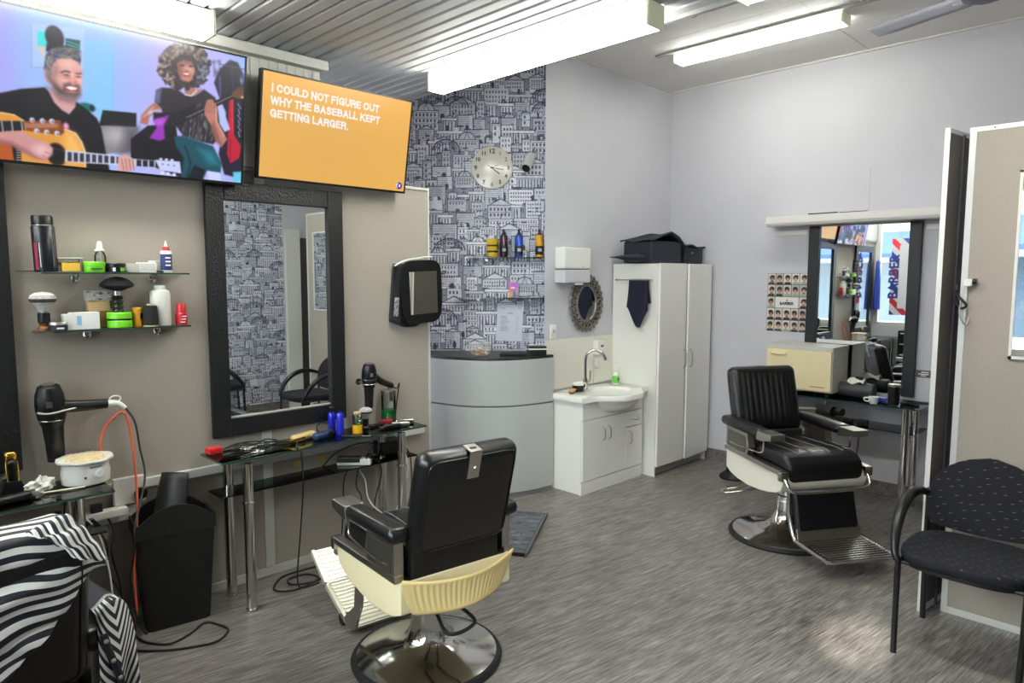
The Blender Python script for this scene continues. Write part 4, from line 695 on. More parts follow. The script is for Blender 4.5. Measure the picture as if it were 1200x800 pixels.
# ------------------------------------------------------------------ black waste bin
bn = thing('waste_bin', 'black plastic swing-lid waste bin beside the glass table', 'bin', (1.135, 3.515, 0), R(-8))
def taper(z, k): 
    w, d = .140+.032*k, .082+.018*k; return [( x*w, y*d) for x, y in ((-.86, -1), (.86, -1), (1, -.86), (1, .86), (.86, 1), (-.86, 1), (-1, .86), (-1, -.86))], z
m = MB(); rr = []
for z, k in ((0, 0), (.012, .03), (.46, 1), (.462, 1.12), (.52, 1.2), (.522, 1.1)): P_, z = taper(z, k); rr.append([m.bm.verts.new((x, y, z)) for x, y in P_])
for a, b in zip(rr, rr[1:]):
    for k in range(8): m.bm.faces.new((a[k], a[(k+1) % 8], b[(k+1) % 8], b[k]))
m.bm.faces.new(rr[0][::-1]); m.bm.faces.new(rr[2]); part('bin_body', m, mat('bin_black', (15, 15, 16), .5, bump=(400, .15)), bn)
wv = .178; arch = [(x, .52+.09*(1-(x/wv)**2)) for x in np.linspace(-wv, wv, 15)]
lid = part('lid_frame', MB().prism([(wv, .465)]+[(-wv, .465)]+arch, 'y', -.104, -.092, .003).prism([(wv, .465), (-wv, .465)]+arch, 'y', .092, .104, .003).span((-wv, -.094, .47), (-wv+.012, .094, .535)).span((wv-.012, -.094, .47), (wv, .094, .535)), mat('bin_black', (24, 24, 25), .5), bn)
fl = part('swing_flap', MB().grid(lambda u, w: ((u-.5)*.155*(1-.3*max(0, w-.6)), (w-.5)*.24, .025*(1-(2*u-1)**2)), 12, 6), mat('bin_black', (24, 24, 25), .5), bn); fl.location = (.0, .0, .62); fl.rotation_euler = (R(68), R(0), R(-38)); fl.modifiers.new('s', 'SOLIDIFY').thickness = .01
# ------------------------------------------------------------------ floor step plate
st = thing('floor_platform', 'low dark platform with an aluminium edge on the floor by the reception counter', 'platform', (2.92, 2.815, 0), R(32.5))
part('base_board', MB().span((.0, 0, 0), (.74, .60, .022)), BLACKM, st); part('edge_strip', MB().span((-.004, -.006, .004), (.744, .008, .026), .002).span((.730, 0, .004), (.744, .60, .026), .002), mat('worn_edge', (112, 114, 116), .45, .5), st)
def plat():
    im = Img(148, 120, (88, 92, 98)); rg = random.Random(4)
    for i in range(260):
        x, y = rg.random()*148, rg.random()*120; c = rg.choice(((40, 43, 50), (60, 64, 72), (120, 124, 130), (30, 32, 40))); im.rect(x, y, x+rg.randint(1, 5), y+rg.randint(4, 16), c, .8)
    return im
o = link('printed_cover', print_mesh('cover', plat(), .72, .585), print_mat('cover_print', .5), st); o.location = (.004, .012, .0245); o.rotation_euler = (R(-90), 0, 0)
# ------------------------------------------------------------------ small helpers for pots, bottles, boxes
def pot(parent, z0, r, h, m, lidm=None, lidh=.4, name='jar'):
    if lidm is None: return part(name, MB().lathe([(0, z0), (r*.95, z0), (r, z0+.003), (r, z0+h-.003), (r*.96, z0+h), (0, z0+h)]), m, parent)
    b = h*(1-lidh); j = part(name, MB().lathe([(0, z0), (r*.94, z0), (r*.97, z0+.003), (r*.97, z0+b), (0, z0+b)]), m, parent)
    part('lid', MB().lathe([(r, z0+b+.001), (r, z0+h-.003), (r*.95, z0+h), (0, z0+h)]).lathe([(0, z0+b+.001), (r, z0+b+.001)]), lidm, j); return j
def M_(n, c, r=.4, metal=0, **k): return mat(n, c, r, metal, **k)
GREEN = M_('lime_plastic', (120, 214, 40), .35); LABW = M_('label_white', (232, 232, 228), .6); TIMB = M_('pale_timber', (206, 172, 128), .6, var=(40, .08, (1, 1, 8))); TIMB2 = M_('tan_card', (160, 118, 74), .6)
# wall glass shelves with items
def shelf(label, x0, x1, y0, z, brk):
    t = thing('glass_shelf', label, 'shelf', ((x0+x1)/2, 3.68, z)); w = (x1-x0)/2; d = 3.68-y0
    pl = [(-w, -.004), (-w+.0, -d*.45), (-w+.06, -d), (w, -d), (w, -.004)]
    g = part('glass_pane', MB().prism(pl, 'z', -.009, -.001, .001), CLEAR, t); part('glass_edge', MB().span((-w+.06, -d-.001, -.0085), (w, -d, -.0012)), GEDGE, g)
    for x in brk:
        b = part('bracket', MB().cyl((x, -.0, -.03), (x, -.02, -.03), .018, n=16).box((x, -.03, -.014), (.022, .05, .010), .003).tube([(x, -.018, -.035), (x, -.03, -.045), (x, -.045, -.03), (x, -.05, -.016)], .008, 8), CHROME, t)
SH = [shelf('upper glass shelf of hair products on the taupe partition', .60, 1.278, 3.555, 1.7185, (-.13, .20)), shelf('lower glass shelf of hair products on the taupe partition', .632, 1.275, 3.555, 1.4605, (-.11, .195))]
U, D_ = 1.7185, 1.4605
t = thing('hairspray_can', 'tall black hairspray can at the left end of the upper shelf', 'spray can', (.690, 3.61, U), 0, None, 0, R(-1.5))
part('can', MB().lathe([(0, 0), (.044, 0), (.045, .004), (.045, .196), (.042, .202), (0, .202)], n=28), M_('can_black', (20, 20, 28), .28), t)
part('cap', MB().lathe([(.041, .2025), (.041, .238), (.037, .246), (0, .247)], n=28), BLACKP, t); part('seam', MB().lathe([(.0425, .2005), (.0432, .202), (.0425, .2035)], n=28), STEEL, t)
tx = part('label_panel', MB().grid(lambda u, v: (.0455*math.sin(-1.15+.35*u), -.0455*math.cos(-1.15+.35*u), .012+.115*v), 4, 8), M_('label_red', (150, 40, 62), .4), t)
for k, (a, c) in enumerate(((-.62, (222, 222, 226)), (.52, (150, 152, 160)), (.72, (130, 132, 140)))): part('label_print', MB().grid(lambda u, v: (.0457*math.sin(a+.06*u), -.0457*math.cos(a+.06*u), .02+(.105+.04*k)*v), 2, 6), M_('print_%d' % k, c, .5), t)
t = thing('sweet_tub', 'clear tub of orange sweets next to the hairspray can', 'tub', (.778, 3.615, U))
part('tub', MB().box((0, 0, .031), (.094, .07, .058), .008), CLEAR, t); part('tub_label', MB().box((0, -.0355, .022), (.07, .002, .036), .001), M_('label_yellow', (232, 190, 66), .5), t); part('lid', MB().box((0, 0, .0615), (.098, .074, .006), .003), M_('frost', (226, 226, 220), .3, alpha=.6), t)
rg = random.Random(2)
for k in range(16): part('sweet', MB().ball((-.033+.0165*(k % 5)+rg.uniform(-.003, .003), -.016+.011*(k//5), .012+.013*rg.randint(0, 2)), .0085, None, 8), M_('sweet_orange', (226, 128, 48), .35), t)
t = thing('hair_wax_jar', 'flat lime green jar in the middle of the upper shelf', 'jar', (.872, 3.60, U)); pot(t, 0, .047, .047, GREEN, GREEN, .38); part('print_line', MB().box((.0, -.0472, .015), (.045, .001, .008)), M_('dark_green', (50, 110, 30), .5), t)
t = thing('spray_bottle', 'clear spray bottle with a white nozzle behind the lime green jar', 'bottle', (.912, 3.648, U))
part('bottle', MB().lathe([(0, 0), (.024, 0), (.024, .075), (.018, .092), (.010, .1), (0, .1)]), CLEAR, t); part('nozzle', MB().lathe([(.0215, .098), (.0215, .104), (.014, .108), (.013, .124), (.009, .143), (0, .145)]), WHITEP, t); part('dip_tube', MB().tube([(0, 0, .1), (.004, 0, .05), (.012, 0, .005)], .0015, 5), WHITEP, t)
t = thing('hair_wax_jar', 'flat black jar right of the lime green jar, upper shelf', 'jar', (.962, 3.60, U)); pot(t, 0, .043, .043, BLACKP, BLACKP, .4)
for q, c in ((-.4, (225, 225, 225)), (.35, (110, 200, 50)), (.62, (110, 200, 50))): part('label_print', MB().box((.0432*math.sin(q), -.0432*math.cos(q), .013), (.012, .001, .017), 0, (0, 0, q)), M_('p%d' % int(c[0]), c, .5), t)
solo('plastic_tub', MB().prism([(-.033, 0), (.033, 0), (.036, .045), (-.040, .04)], 'y', -.03, .03, .002), M_('frosted_plastic', (196, 196, 186), .35), 'cloudy plastic tub beside the black jar, upper shelf', 'tub', None, (1.036, 3.615, U))
t = thing('card_box', 'small white carton with panel outline on the upper shelf', 'box', (1.098, 3.61, U)); part('carton', MB().box((0, 0, .0245), (.078, .05, .049), .001), LABW, t); part('carton_panel', MB().box((0, -.0256, .026), (.062, .001, .034)), M_('paper_grey', (206, 206, 200), .6), t)
solo('paper_packet', MB().box((0, 0, .029), (.045, .03, .058), .002), LABW, 'white paper packet leaning behind the glue bottle', 'packet', None, (1.146, 3.648, U), .15)
solo('bottle_cap', MB().lathe([(0, 0), (.015, 0), (.015, .009), (0, .009)]), BLACKP, 'small black cap lying before the white packet', 'cap', None, (1.148, 3.575, U))
t = thing('glue_bottle', 'white bottle with blue label, red collar and pointed nozzle', 'bottle', (1.188, 3.605, U))
part('bottle', MB().lathe([(0, 0), (.025, 0), (.026, .004), (.026, .10), (.022, .107), (0, .107)], n=24, sy=.8), WHITEP, t); part('label_wrap', MB().lathe([(.0263, .012), (.0264, .014), (.0264, .088), (.0263, .09)], n=24, sy=.8), M_('label_blue', (36, 52, 112), .45), t)
part('collar', MB().lathe([(.016, .107), (.017, .112), (.014, .126), (0, .127)]), M_('cap_red', (200, 44, 44), .4), t); part('nozzle', MB().lathe([(.008, .126), (.0065, .135), (.002, .155), (0, .156)]), WHITEP, t)
for k in range(3): part('label_print', MB().box((.001, -.0213, .036+.018*k), (.024, .0012, .007)), LABW, t)
t = thing('tail_comb', 'dark tail comb sticking out past the left end of the upper shelf', 'comb', (.63, 3.60, U)); part('comb_handle', MB().tube([(-.055, 0, .003), (.06, .01, .004)], lambda k: .0015+.0025*k, 6, 1), BLACKP, t)
# lower shelf
def shave_brush(label, loc, s=1, wood=True):
    t = thing('shaving_brush', label, 'brush', loc)
    part('foot', MB().lathe([(0, 0), (.026*s, 0), (.027*s, .012*s), (.017*s, .022*s), (.0225*s, .034*s), (0, .034*s)]), M_('brown_resin', (130, 84, 50), .3) if wood else BLACKP, t)
    part('handle', MB().lathe([(.02*s, .034*s), (.024*s, .038*s), (.024*s, .076*s), (.02*s, .079*s), (0, .079*s)]), BLACKP, t); part('ferrule', MB().lathe([(.018*s, .079*s), (.0185*s, .083*s), (0, .083*s)]), CHROME, t)
    k = part('bristles', MB().lathe([(.017*s, .083*s), (.030*s, .108*s), (.044*s, .125*s)], n=40), M_('bristle_white', (196, 192, 186), .8, var=(60, .18)), t)
    part('bristle_band', MB().lathe([(.044*s, .125*s), (.051*s, .133*s), (.052*s, .141*s)], n=40), M_('bristle_dark', (70, 64, 64), .9, var=(80, .4)), k); part('bristle_tip', MB().lathe([(.052*s, .141*s), (.047*s, .156*s), (.03*s, .167*s), (0, .172*s)], n=40), M_('bristle_tip', (176, 172, 170), .9, var=(90, .25)), k)
    return t
shave_brush('grey-tipped shaving brush standing at the left end of the lower shelf', (.668, 3.60, D_))
t = thing('pomade_tin', 'small dark pomade tin with silver lid by the shaving brush', 'tin', (.716, 3.575, D_)); pot(t, 0, .037, .037, M_('tin_dark', (38, 42, 50), .4), STEEL, .35); part('label_print', MB().box((.0, -.0368, .011), (.028, .0014, .007)), LABW, t)
t = thing('card_box', 'white carton with a blue stamp, left half of the lower shelf', 'box', (.812, 3.60, D_)); part('carton', MB().prism([(-.07, 0), (.066, 0), (.066, .077), (-.045, .077), (-.05, .07), (-.075, .07)], 'y', -.03, .03, .001), LABW, t); part('stamp', MB().box((-.016, -.0308, .04), (.018, .001, .042)), M_('pale_blue', (150, 190, 220), .6), t)
t = thing('timber_block', 'pale timber block stack behind the white carton', 'block', (.895, 3.65, D_)); part('lower_block', MB().box((.008, 0, .038), (.085, .04, .075), .002), TIMB2, t); part('middle_block', MB().box((-.002, 0, .102), (.09, .042, .05), .002), TIMB, t)
t = thing('patterned_box', 'grey and white patterned slim box on top of the timber blocks', 'box', (.918, 3.645, D_+.1275)); part('carton', MB().box((0, 0, .0235), (.155, .05, .047), .002), M_('card_grey', (176, 170, 168), .6), t)
for k in range(26): part('printed_mark', MB().box((rg.uniform(-.07, .07), -.0255, rg.uniform(.006, .042)), (rg.uniform(.004, .018), .001, rg.uniform(.002, .005))), M_('mark_dark' if k % 3 else 'mark_light', (58, 48, 56) if k % 3 else (226, 224, 220), .6), t)
t = thing('hair_wax_jar', 'lime green jar with black band under the neck duster, lower shelf', 'jar', (.968, 3.60, D_)); pot(t, 0, .053, .034, GREEN, None, name='jar'); part('band', MB().lathe([(.050, .034), (.050, .043)]), BLACKP, t); part('lid', MB().lathe([(.053, .043), (.053, .068), (.05, .072), (0, .072)]), GREEN, t)
t = thing('neck_duster', 'black neck duster brush standing on the green jar', 'brush', (.963, 3.60, D_+.0725))
part('handle', MB().lathe([(0, 0), (.024, 0)]+[(.026-(.006 if k % 2 else 0), .004+.0105*k) for k in range(7)]+[(.018, .078), (0, .078)]), BLACKP, t); part('ferrule', MB().lathe([(.019, .078), (.019, .098), (.022, .1), (0, .1)]), CHROME, t)
part('bristles', MB().grid(lambda u, v: (lambda a, q: (q*math.cos(a), q*math.sin(a)*.55, (.098+.055*v-.02*v*v*(1-v)) if v < .6 else .131-.5*(v-.6)+.6*(1-abs(v-.8)*5 if 0 else 0)))(2*math.pi*u, .02+.055*v), 48, 4, True) if 0 else MB().lathe([(.02, .1), (.055, .112), (.074, .122), (.070, .134), (.05, .152), (.022, .163), (0, .166)], n=48, sy=.6), M_('bristle_black', (18, 17, 18), .95, bump=(300, 1)), t)
t = thing('small_tin', 'slim orange tin right of the green jar, lower shelf', 'tin', (1.047, 3.605, D_)); pot(t, 0, .0225, .092, M_('tin_orange', (232, 160, 34), .4), M_('tin_orange', (232, 160, 34), .4), .12, 'can'); part('print_mark', MB().box((.012, -.0195, .05), (.014, .001, .03), 0, (0, 0, .55)), BLACKP, t)
t = thing('thread_spool', 'black thread cone between the orange tin and white bottle', 'spool', (1.098, 3.585, D_)); part('thread', MB().lathe([(0, .006), (.035, .006), (.036, .03), (.030, .096), (.026, .1), (0, .1)], n=28), M_('thread_black', (18, 18, 18), .8, bump=(600, .8)), t); part('core', MB().lathe([(0, 0), (.034, 0), (.034, .006), (0, .006)]).lathe([(.014, .1), (.014, .108), (0, .108)]), M_('spool_core', (206, 196, 160), .5), t)
t = thing('lotion_bottle', 'white shouldered lotion bottle on the lower shelf', 'bottle', (1.158, 3.625, D_)); part('bottle', MB().lathe([(0, 0), (.044, 0), (.046, .004), (.046, .15), (.042, .168), (.027, .178), (0, .178)], n=32), WHITEP, t); part('cap', MB().lathe([(.026, .179), (.026, .194), (.024, .197), (0, .197)]), WHITEG, t); part('label_print', MB().box((-.034, -.0325, .045), (.018, .001, .06), 0, (0, 0, -.8)), M_('print_dark', (90, 96, 96), .5), t)
t = thing('talc_bottle', 'small red bottle at the right end of the lower shelf', 'bottle', (1.25, 3.61, D_)); part('bottle', MB().lathe([(0, 0), (.027, 0), (.028, .003), (.028, .055), (.024, .06), (0, .06)]), M_('bottle_red', (196, 30, 42), .3), t); part('cap', MB().lathe([(.024, .06), (.023, .1), (.019, .106), (0, .107)]), M_('bottle_red', (196, 30, 42), .3), t)
for k in range(3): part('label_print', MB().box((-.004+.004*k, -.0283, .014+.014*k), (.022, .001, .005)), LABW, t)
# ------------------------------------------------------------------ hairdryers on the wall
def dryer(label, loc, s, ang):
    t = thing('hairdryer', label, 'hairdryer', loc); d = Vector((.10, -.3, -1)).normalized()
    b = part('barrel', MB().lathe([(0, .098*s), (.02*s, .098*s), (.034*s, .09*s), (.044*s, .06*s), (.048*s, .02*s), (.045*s, -.02*s), (.036*s, -.055*s), (0, -.055*s)], n=28), BLACKP, t); b.rotation_euler = (R(8), R(-4), 0)
    part('nozzle', MB().lathe([(.034*s, -.056*s), (.030*s, -.12*s), (.028*s, -.19*s), (.0, -.19*s)], n=24, sx=1.0, sy=.75), BLACKP, b); part('rear_grille', MB().lathe([(0, .0995*s), (.022*s, .0995*s), (.022*s, .097*s)]), STEEL, b)
    part('trim_ring', MB().lathe([(.0465*s, -.002*s), (.0485*s, .001*s), (.0465*s, .004*s)], n=28), M_('ring_grey', (96, 96, 98), .3, .6), b)
    part('badge', MB().box((-.012*s, -.046*s, .035*s), (.018*s, .002, .022*s), 0, (0, 0, -.3)), STEEL, b)
    c, q = math.cos(ang), math.sin(ang); part('handle', MB().tube([(.03*s, -.01, .012*s), (.09*s*c, -.015, .01*s+.09*s*q), (.175*s*c, -.015, .01*s+.175*s*q)], lambda k: (.024-.006*k)*s, 12, 5), BLACKP, t)
    e = Vector((.175*s*c, -.015, .01*s+.175*s*q)); return t, e
def holder(label, loc, r, off=.09):
    t = thing('dryer_holder', label, 'holder', loc); part('ring', MB().tube([(r*math.cos(a), r*math.sin(a)-off, 0) for a in np.linspace(0, 6.283, 25)[:-1]], .004, 6, 1, True), CHROME, t); part('arm', MB().cyl((0, -off+r, 0), (0, -.005, 0), .006), CHROME, t); part('rose', MB().cyl((0, -.008, 0), (0, 0, 0), .02), CHROME, t); return t
holder('chrome wall ring holding the large hairdryer above the wax heater', (.672, 3.68, 1.063), .047)
t, e = dryer('large black hairdryer hung on the wall above the wax heater', (.672, 3.59, 1.105), 1.25, R(-2))
w_ = part('plug_sleeve', MB().tube([e, e+Vector((.045, 0, -.004)), e+Vector((.075, -.005, -.03))], lambda k: .017-.008*k, 10, 4).tube([e+Vector((.035+.022*math.cos(a), 0, .018+.014*math.sin(a))) for a in np.linspace(0, 6.283, 13)[:-1]], .004, 6, 2, True), WHITEP, t)
part('white_stripe', MB().tube([(-.055, -.03, .0), (-.02, -.062, -.004), (.05, -.045, .002), (.12, -.032, .006), (.2, -.03, .0)], .0035, 6), WHITEP, t)
part('power_cord', MB().tube([e+Vector((.075, -.005, -.03)), e+Vector((.105, -.03, -.10)), e+Vector((.115, -.05, -.22)), e+Vector((.12, -.09, -.36)), (.235, -.30+.0, -.50), (.225, -.30, -.62), (.23, -.2, -.80), (.27, -.14, -1.03), (.30, -.16, -1.095)], .0048, 8), CORD, t)
holder('chrome wall ring holding the smaller hairdryer right of the mirror', (2.305, 3.68, 1.052), .042, .125)
t, e = dryer('smaller black hairdryer hung on the wall right of the mirror', (2.305, 3.555, 1.085), .98, R(-24))
part('power_cord', MB().tube([e, e+Vector((.03, -.005, -.02)), e+Vector((.055, 0, .01)), e+Vector((.06, .03, -.08)), e+Vector((.05, .05, -.25))], .004, 8), CORD, t)
# ------------------------------------------------------------------ left glass table
H = .7785
t = thing('wax_heater', 'white pot wax heater with paper collar at the left edge', 'wax heater', (.772, 3.50, H))
part('pot', MB().lathe([(0, 0), (.086, 0), (.094, .006), (.097, .05), (.088, .098), (0, .098)], n=40), WHITEP, t)
col = part('paper_collar', MB().grid(lambda u, v: (lambda a, r: (r*math.cos(a), r*math.sin(a), .104+.010*v+.0012*math.sin(31*a)*v+.0016*math.sin(7*a)))(2*math.pi*u, .066+.044*v), 96, 4, True), M_('waxed_paper', (214, 212, 200), .6, var=(90, .16)), t); col.modifiers.new('s', 'SOLIDIFY').thickness = .012
part('wax', MB().lathe([(0, .118), (.05, .119), (.074, .118), (.078, .108)], n=32), M_('honey_wax', (222, 200, 156), .35, var=(40, .2)), t)
part('dial', MB().lathe([(.021, 0), (.021, .008), (.017, .011), (0, .011)], (.032, -.0915, .052), 24, rot=(R(90), 0, R(20))), WHITEG, t); part('indicator', MB().ball((-.022, -.094, .04), .0055, (.0055, .003, .0055), 10), M_('indicator_red', (180, 24, 44), .3), t)
part('print_line', MB().box((.02, -.094, .083), (.05, .002, .006), 0, (0, 0, .2)), M_('print_grey', (120, 120, 130), .5), t)
t = thing('hair_clipper', 'gold-topped black hair clipper in its stand on the left table', 'clipper', (.507, 3.545, H))
part('stand', MB().prism([(-.05, 0), (.05, 0), (.028, .055), (-.028, .055)], 'y', -.04, .04, .004), BLACKP, t); part('body', MB().box((0, -.012, .09), (.037, .036, .11), .014, (R(8), 0, 0), 3), BLACKP, t)
part('gold_head', MB().box((0, -.002, .158), (.044, .04, .042), .014, (R(8), 0, 0), 3), GOLD, t); [part('gold_trim', MB().tube([(s*.018, -.035, .05), (s*.021, -.031, .09), (s*.020, -.02, .14)], .003, 6), GOLD, t) for s in (-1, 1)]
def crumple(seed, r): 
    q = np.random.RandomState(seed).rand(6)*6
    return lambda u, v: (lambda a, b: (lambda k: (r*k*math.cos(a)*math.sin(b)*1.5, r*k*math.sin(a)*math.sin(b), max(0, r*.75*(k*math.cos(b)+.85))))(1+.28*math.sin(3*a+q[0]+2*b)+.22*math.sin(5*a-4*b+q[1])+.12*math.sin(9*b+q[2]+7*a)))(2*math.pi*u, math.pi*v*.98+.02)
t = solo('crumpled_tissue', MB().grid(crumple(3, .036), 40, 20, True), M_('tissue', (226, 224, 212), .7), 'crumpled white tissue on the left glass table', 'tissue', None, (.603, 3.49, H), .6)
solo('wax_spatula', MB().box((0, 0, .006), (.155, .012, .006), .003), M_('birch', (222, 214, 190), .6), 'pale wooden wax spatula in front of the wax heater', 'spatula', None, (.668, 3.405, H+.001), R(-8))
t = thing('hair_clipper', 'dark corded clipper lying at the front of the left table', 'clipper', (.475, 3.375, H), .3); part('body', MB().box((0, 0, .018), (.15, .04, .034), .013, None, 3), BLACKP, t); part('blade', MB().box((.088, 0, .016), (.03, .042, .012), .003), STEEL, t); part('cord', MB().tube([(-.075, 0, .015), (-.12, .03, .008), (-.09, .07, .006), (-.02, .065, .006)], .0035, 6), CORD, t)
t = thing('extension_lead', 'orange extension lead looped over a nail on the partition', 'lead', (.975, 3.68, 1.04)); part('nail', MB().cyl((0, 0, 0), (0, -.05, .004), .003, n=8), STEEL, t)
part('cable', MB().tube([(-.12, -.10, -.26), (-.115, -.06, -.19), (-.09, -.035, -.075), (-.04, -.03, -.012), (0, -.03, .007), (.022, -.03, -.045), (.032, -.045, -.17), (.025, -.10, -.36), (-.005, -.17, -.56), (-.035, -.21, -.74), (-.035, -.22, -.90), (-.05, -.22, -1.01)], .0058, 8), M_('lead_orange', (228, 104, 66), .45), t); part('plug', MB().box((-.053, -.22, -1.02), (.022, .022, .03), .004), M_('plug_violet', (92, 74, 190), .4), t)
t = thing('socket_box', 'white double socket box on the partition under the orange lead', 'socket', (.98, 3.68, .66)); part('box', MB().span((-.07, -.062, -.062), (.07, -.03, .07), .006), WHITEP, t); part('black_plug', MB().cyl((.045, -.062, -.015), (.045, -.085, -.015), .027, n=20), BLACKP, t); part('switch', MB().box((-.03, -.064, .04), (.02, .006, .012), .002), WHITEG, t)
t = thing('power_strip', 'white power strip full of black plugs below the left table', 'power strip', (.79, 3.61, .56)); part('strip', MB().box((0, 0, .018), (.34, .06, .036), .006), WHITEP, t)
for x in (-.10, -.03, .04): part('plug', MB().box((x, 0, .055), (.05, .04, .038), .006), BLACKP, t)
part('white_plug', MB().box((-.15, 0, .052), (.04, .035, .03), .006), WHITEP, t); part('white_cord', MB().tube([(-.15, -.02, .06), (-.10, -.06, .075), (-.03, -.10, .05), (.01, -.16, -.03), (.03, -.22, -.2), (.02, -.3, -.42)], .0045, 8), WCORD, t)
for k, pts in enumerate(([(.07, 0, .03), (.1, -.04, -.06), (.075, -.08, -.15), (.1, -.09, -.3), (.11, -.08, -.45), (.12, -.1, -.55)], [(.0, 0, .03), (.06, -.06, -.1), (.055, -.09, -.22), (.10, -.12, -.36), (.14, -.16, -.5), (.10, -.2, -.553)])): part('black_cord', MB().tube([(a, b, c+.0) for a, b, c in pts], .0045, 8), CORD, t)
t = thing('power_cable', 'black cord looped on the floor in front of the waste bin', 'cord', (0, 0, .006)); part('cord', MB().tube([(.93, 3.45, .0), (.95, 3.36, 0), (1.02, 3.275, 0), (1.12, 3.30, 0), (1.21, 3.36, 0), (1.25, 3.30, 0), (1.265, 3.21, 0), (1.19, 3.145, 0), (1.10, 3.165, 0), (1.0, 3.22, 0), (.90, 3.31, 0), (.84, 3.42, 0)], .0052, 8), CORD, t)
# ------------------------------------------------------------------ table under the tall mirror
def clip_comb(label, loc, rz, c):
    t = thing('clipper_guard', label, 'clipper guard', loc, rz); part('guard', MB().box((0, 0, .018), (.075, .045, .03), .005), c, t)
    for k in range(6): part('tooth', MB().box((-.03+.012*k, -.026, .018), (.005, .012, .026), .001), c, t)
    part('blade_lever', MB().box((.075, .0, .010), (.08, .012, .006), .002), STEEL, t); return t
REDP = M_('red_plastic', (214, 44, 44), .35)
clip_comb('red clipper guard at the left corner of the mirror table', (1.378, 3.60, H), R(5), REDP); clip_comb('dark red clipper guard near the disinfectant jar', (2.44, 3.575, H), R(-35), M_('dark_red', (150, 34, 44), .4))
def scissors(label, loc, rz, s=1):
    t = thing('scissors', label, 'scissors', loc, rz)
    for q in (-1, 1): part('blade', MB().prism([(-.01*s, -.004), (.10*s, -.001), (.105*s, 0), (-.01*s, .005)], 'z', .002+.002*q, .004+.002*q), CHROME, t).rotation_euler = (0, 0, q*.12); part('handle_ring', MB().tube([(-.01*s, q*.004, .004), (-.045*s, q*.012, .004)]+[(-.065*s+.02*s*math.cos(a), q*.018+.013*s*math.sin(a), .004) for a in np.linspace(0, 5.8, 10)], .0032, 6, 3), CHROME, t)
    part('screw', MB().cyl((0, 0, .002), (0, 0, .008), .004, n=10), STEEL, t); return t
scissors('steel scissors among black cords, left on the mirror table', (1.60, 3.585, H), R(10)); scissors('steel thinning scissors behind the first pair, mirror table', (1.70, 3.62, H), R(-14), .9); scissors('ring-handled scissors at the front edge of the mirror table', (1.52, 3.46, H), R(200), .8)
t = thing('hair_clipper', 'gold clipper with its black cord on the mirror table', 'clipper', (1.86, 3.55, H), R(18)); part('body', MB().box((0, 0, .022), (.17, .044, .04), .015, (0, 0, 0), 3), M_('brass_satin', (222, 196, 130), .35, .3), t); part('blade', MB().box((-.10, 0, .018), (.04, .045, .014), .003), GOLD, t); part('gold_trim', MB().box((-.05, -.0225, .02), (.08, .003, .012), .001), GOLD, t)
solo('comb', MB().box((0, 0, .004), (.19, .03, .005), .001), M_('ivory_comb', (230, 226, 214), .4), 'pale comb behind the gold clipper, mirror table', 'comb', None, (1.90, 3.62, H), R(12))
t = thing('hair_trimmer', 'blue trimmer lying right of the gold clipper', 'trimmer', (1.965, 3.52, H), R(20)); part('body', MB().box((-.02, 0, .02), (.10, .042, .036), .012, None, 3), M_('trimmer_blue', (30, 58, 98), .3, coat=.3), t); part('grip', MB().box((.055, .0, .02), (.06, .04, .034), .012, None, 3), BLACKP, t); part('cord', MB().tube([(.08, 0, .02), (.10, .03, .05), (.06, .06, .075), (.02, .06, .05), (.03, .05, .01)], .0035, 6), CORD, t)
t = thing('cord_bundle', 'tangle of black cords at the back of the mirror table', 'cords', (1.58, 3.60, H)); part('cord', MB().tube([(-.15, .03, .004), (-.05, .05, .02), (.03, .01, .012), (.1, .04, .02), (.16, .02, .006), (.06, -.02, .016), (-.08, .0, .022), (-.12, .05, .006), (.0, .06, .018), (.12, -.01, .012), (.22, -.06, .006), (.20, -.13, .004), (.16, -.20, .004), (.168, -.235, -.02), (.172, -.24, -.2), (.15, -.24, -.45), (.125, -.24, -.70), (.155, -.235, -.765), (.26, -.23, -.772)], .004, 7, 6), CORD, t)
def spray(label, loc, h, c):
    t = thing('spray_bottle', label, 'bottle', loc); part('bottle', MB().lathe([(0, 0), (.021, 0), (.022, .003), (.022, h*.86), (.018, h*.93), (.010, h*.96), (0, h*.96)], n=24), c, t); part('pump', MB().lathe([(.012, h*.96), (.012, h*.985), (.008, h), (0, h)]), c, t); return t
BLUEM = M_('cobalt_metal', (30, 36, 190), .25, coat=.4)
spray('tall cobalt blue bottle standing before the mirror frame', (2.085, 3.53, H), .135, BLUEM); t = spray('second cobalt blue bottle with black trigger near the mirror', (2.07, 3.60, H), .13, BLUEM); part('trigger', MB().box((0, 0, .143), (.02, .03, .03), .005).box((-.012, -.02, .152), (.012, .05, .012), .003), BLACKP, t)
t = thing('oil_bottle', 'yellow oil bottle with a black and green upper half', 'bottle', (2.18, 3.495, H)); part('bottle', MB().lathe([(0, 0), (.028, 0), (.029, .003), (.029, .052), (0, .052)], n=24), M_('oil_yellow', (226, 170, 30), .25, coat=.4), t); part('sleeve', MB().lathe([(.0295, .052), (.0295, .11), (.027, .114), (0, .114)], n=24), M_('sleeve_dark', (26, 34, 26), .35), t); part('cap', MB().lathe([(.022, .114), (.022, .124), (.02, .126), (0, .126)], n=24), M_('cap_tan', (196, 166, 120), .4), t)
for k in range(4): part('label_print', MB().box((-.008+.006*(k % 2), -.0295, .062+.015*k), (.020-.003*k, .001, .009)), M_('label_green', (80, 190, 70), .5) if k % 2 == 0 else LABW, t)
shave_brush('grey-tipped shaving brush standing right of the yellow oil bottle', (2.275, 3.555, H), .78, False)
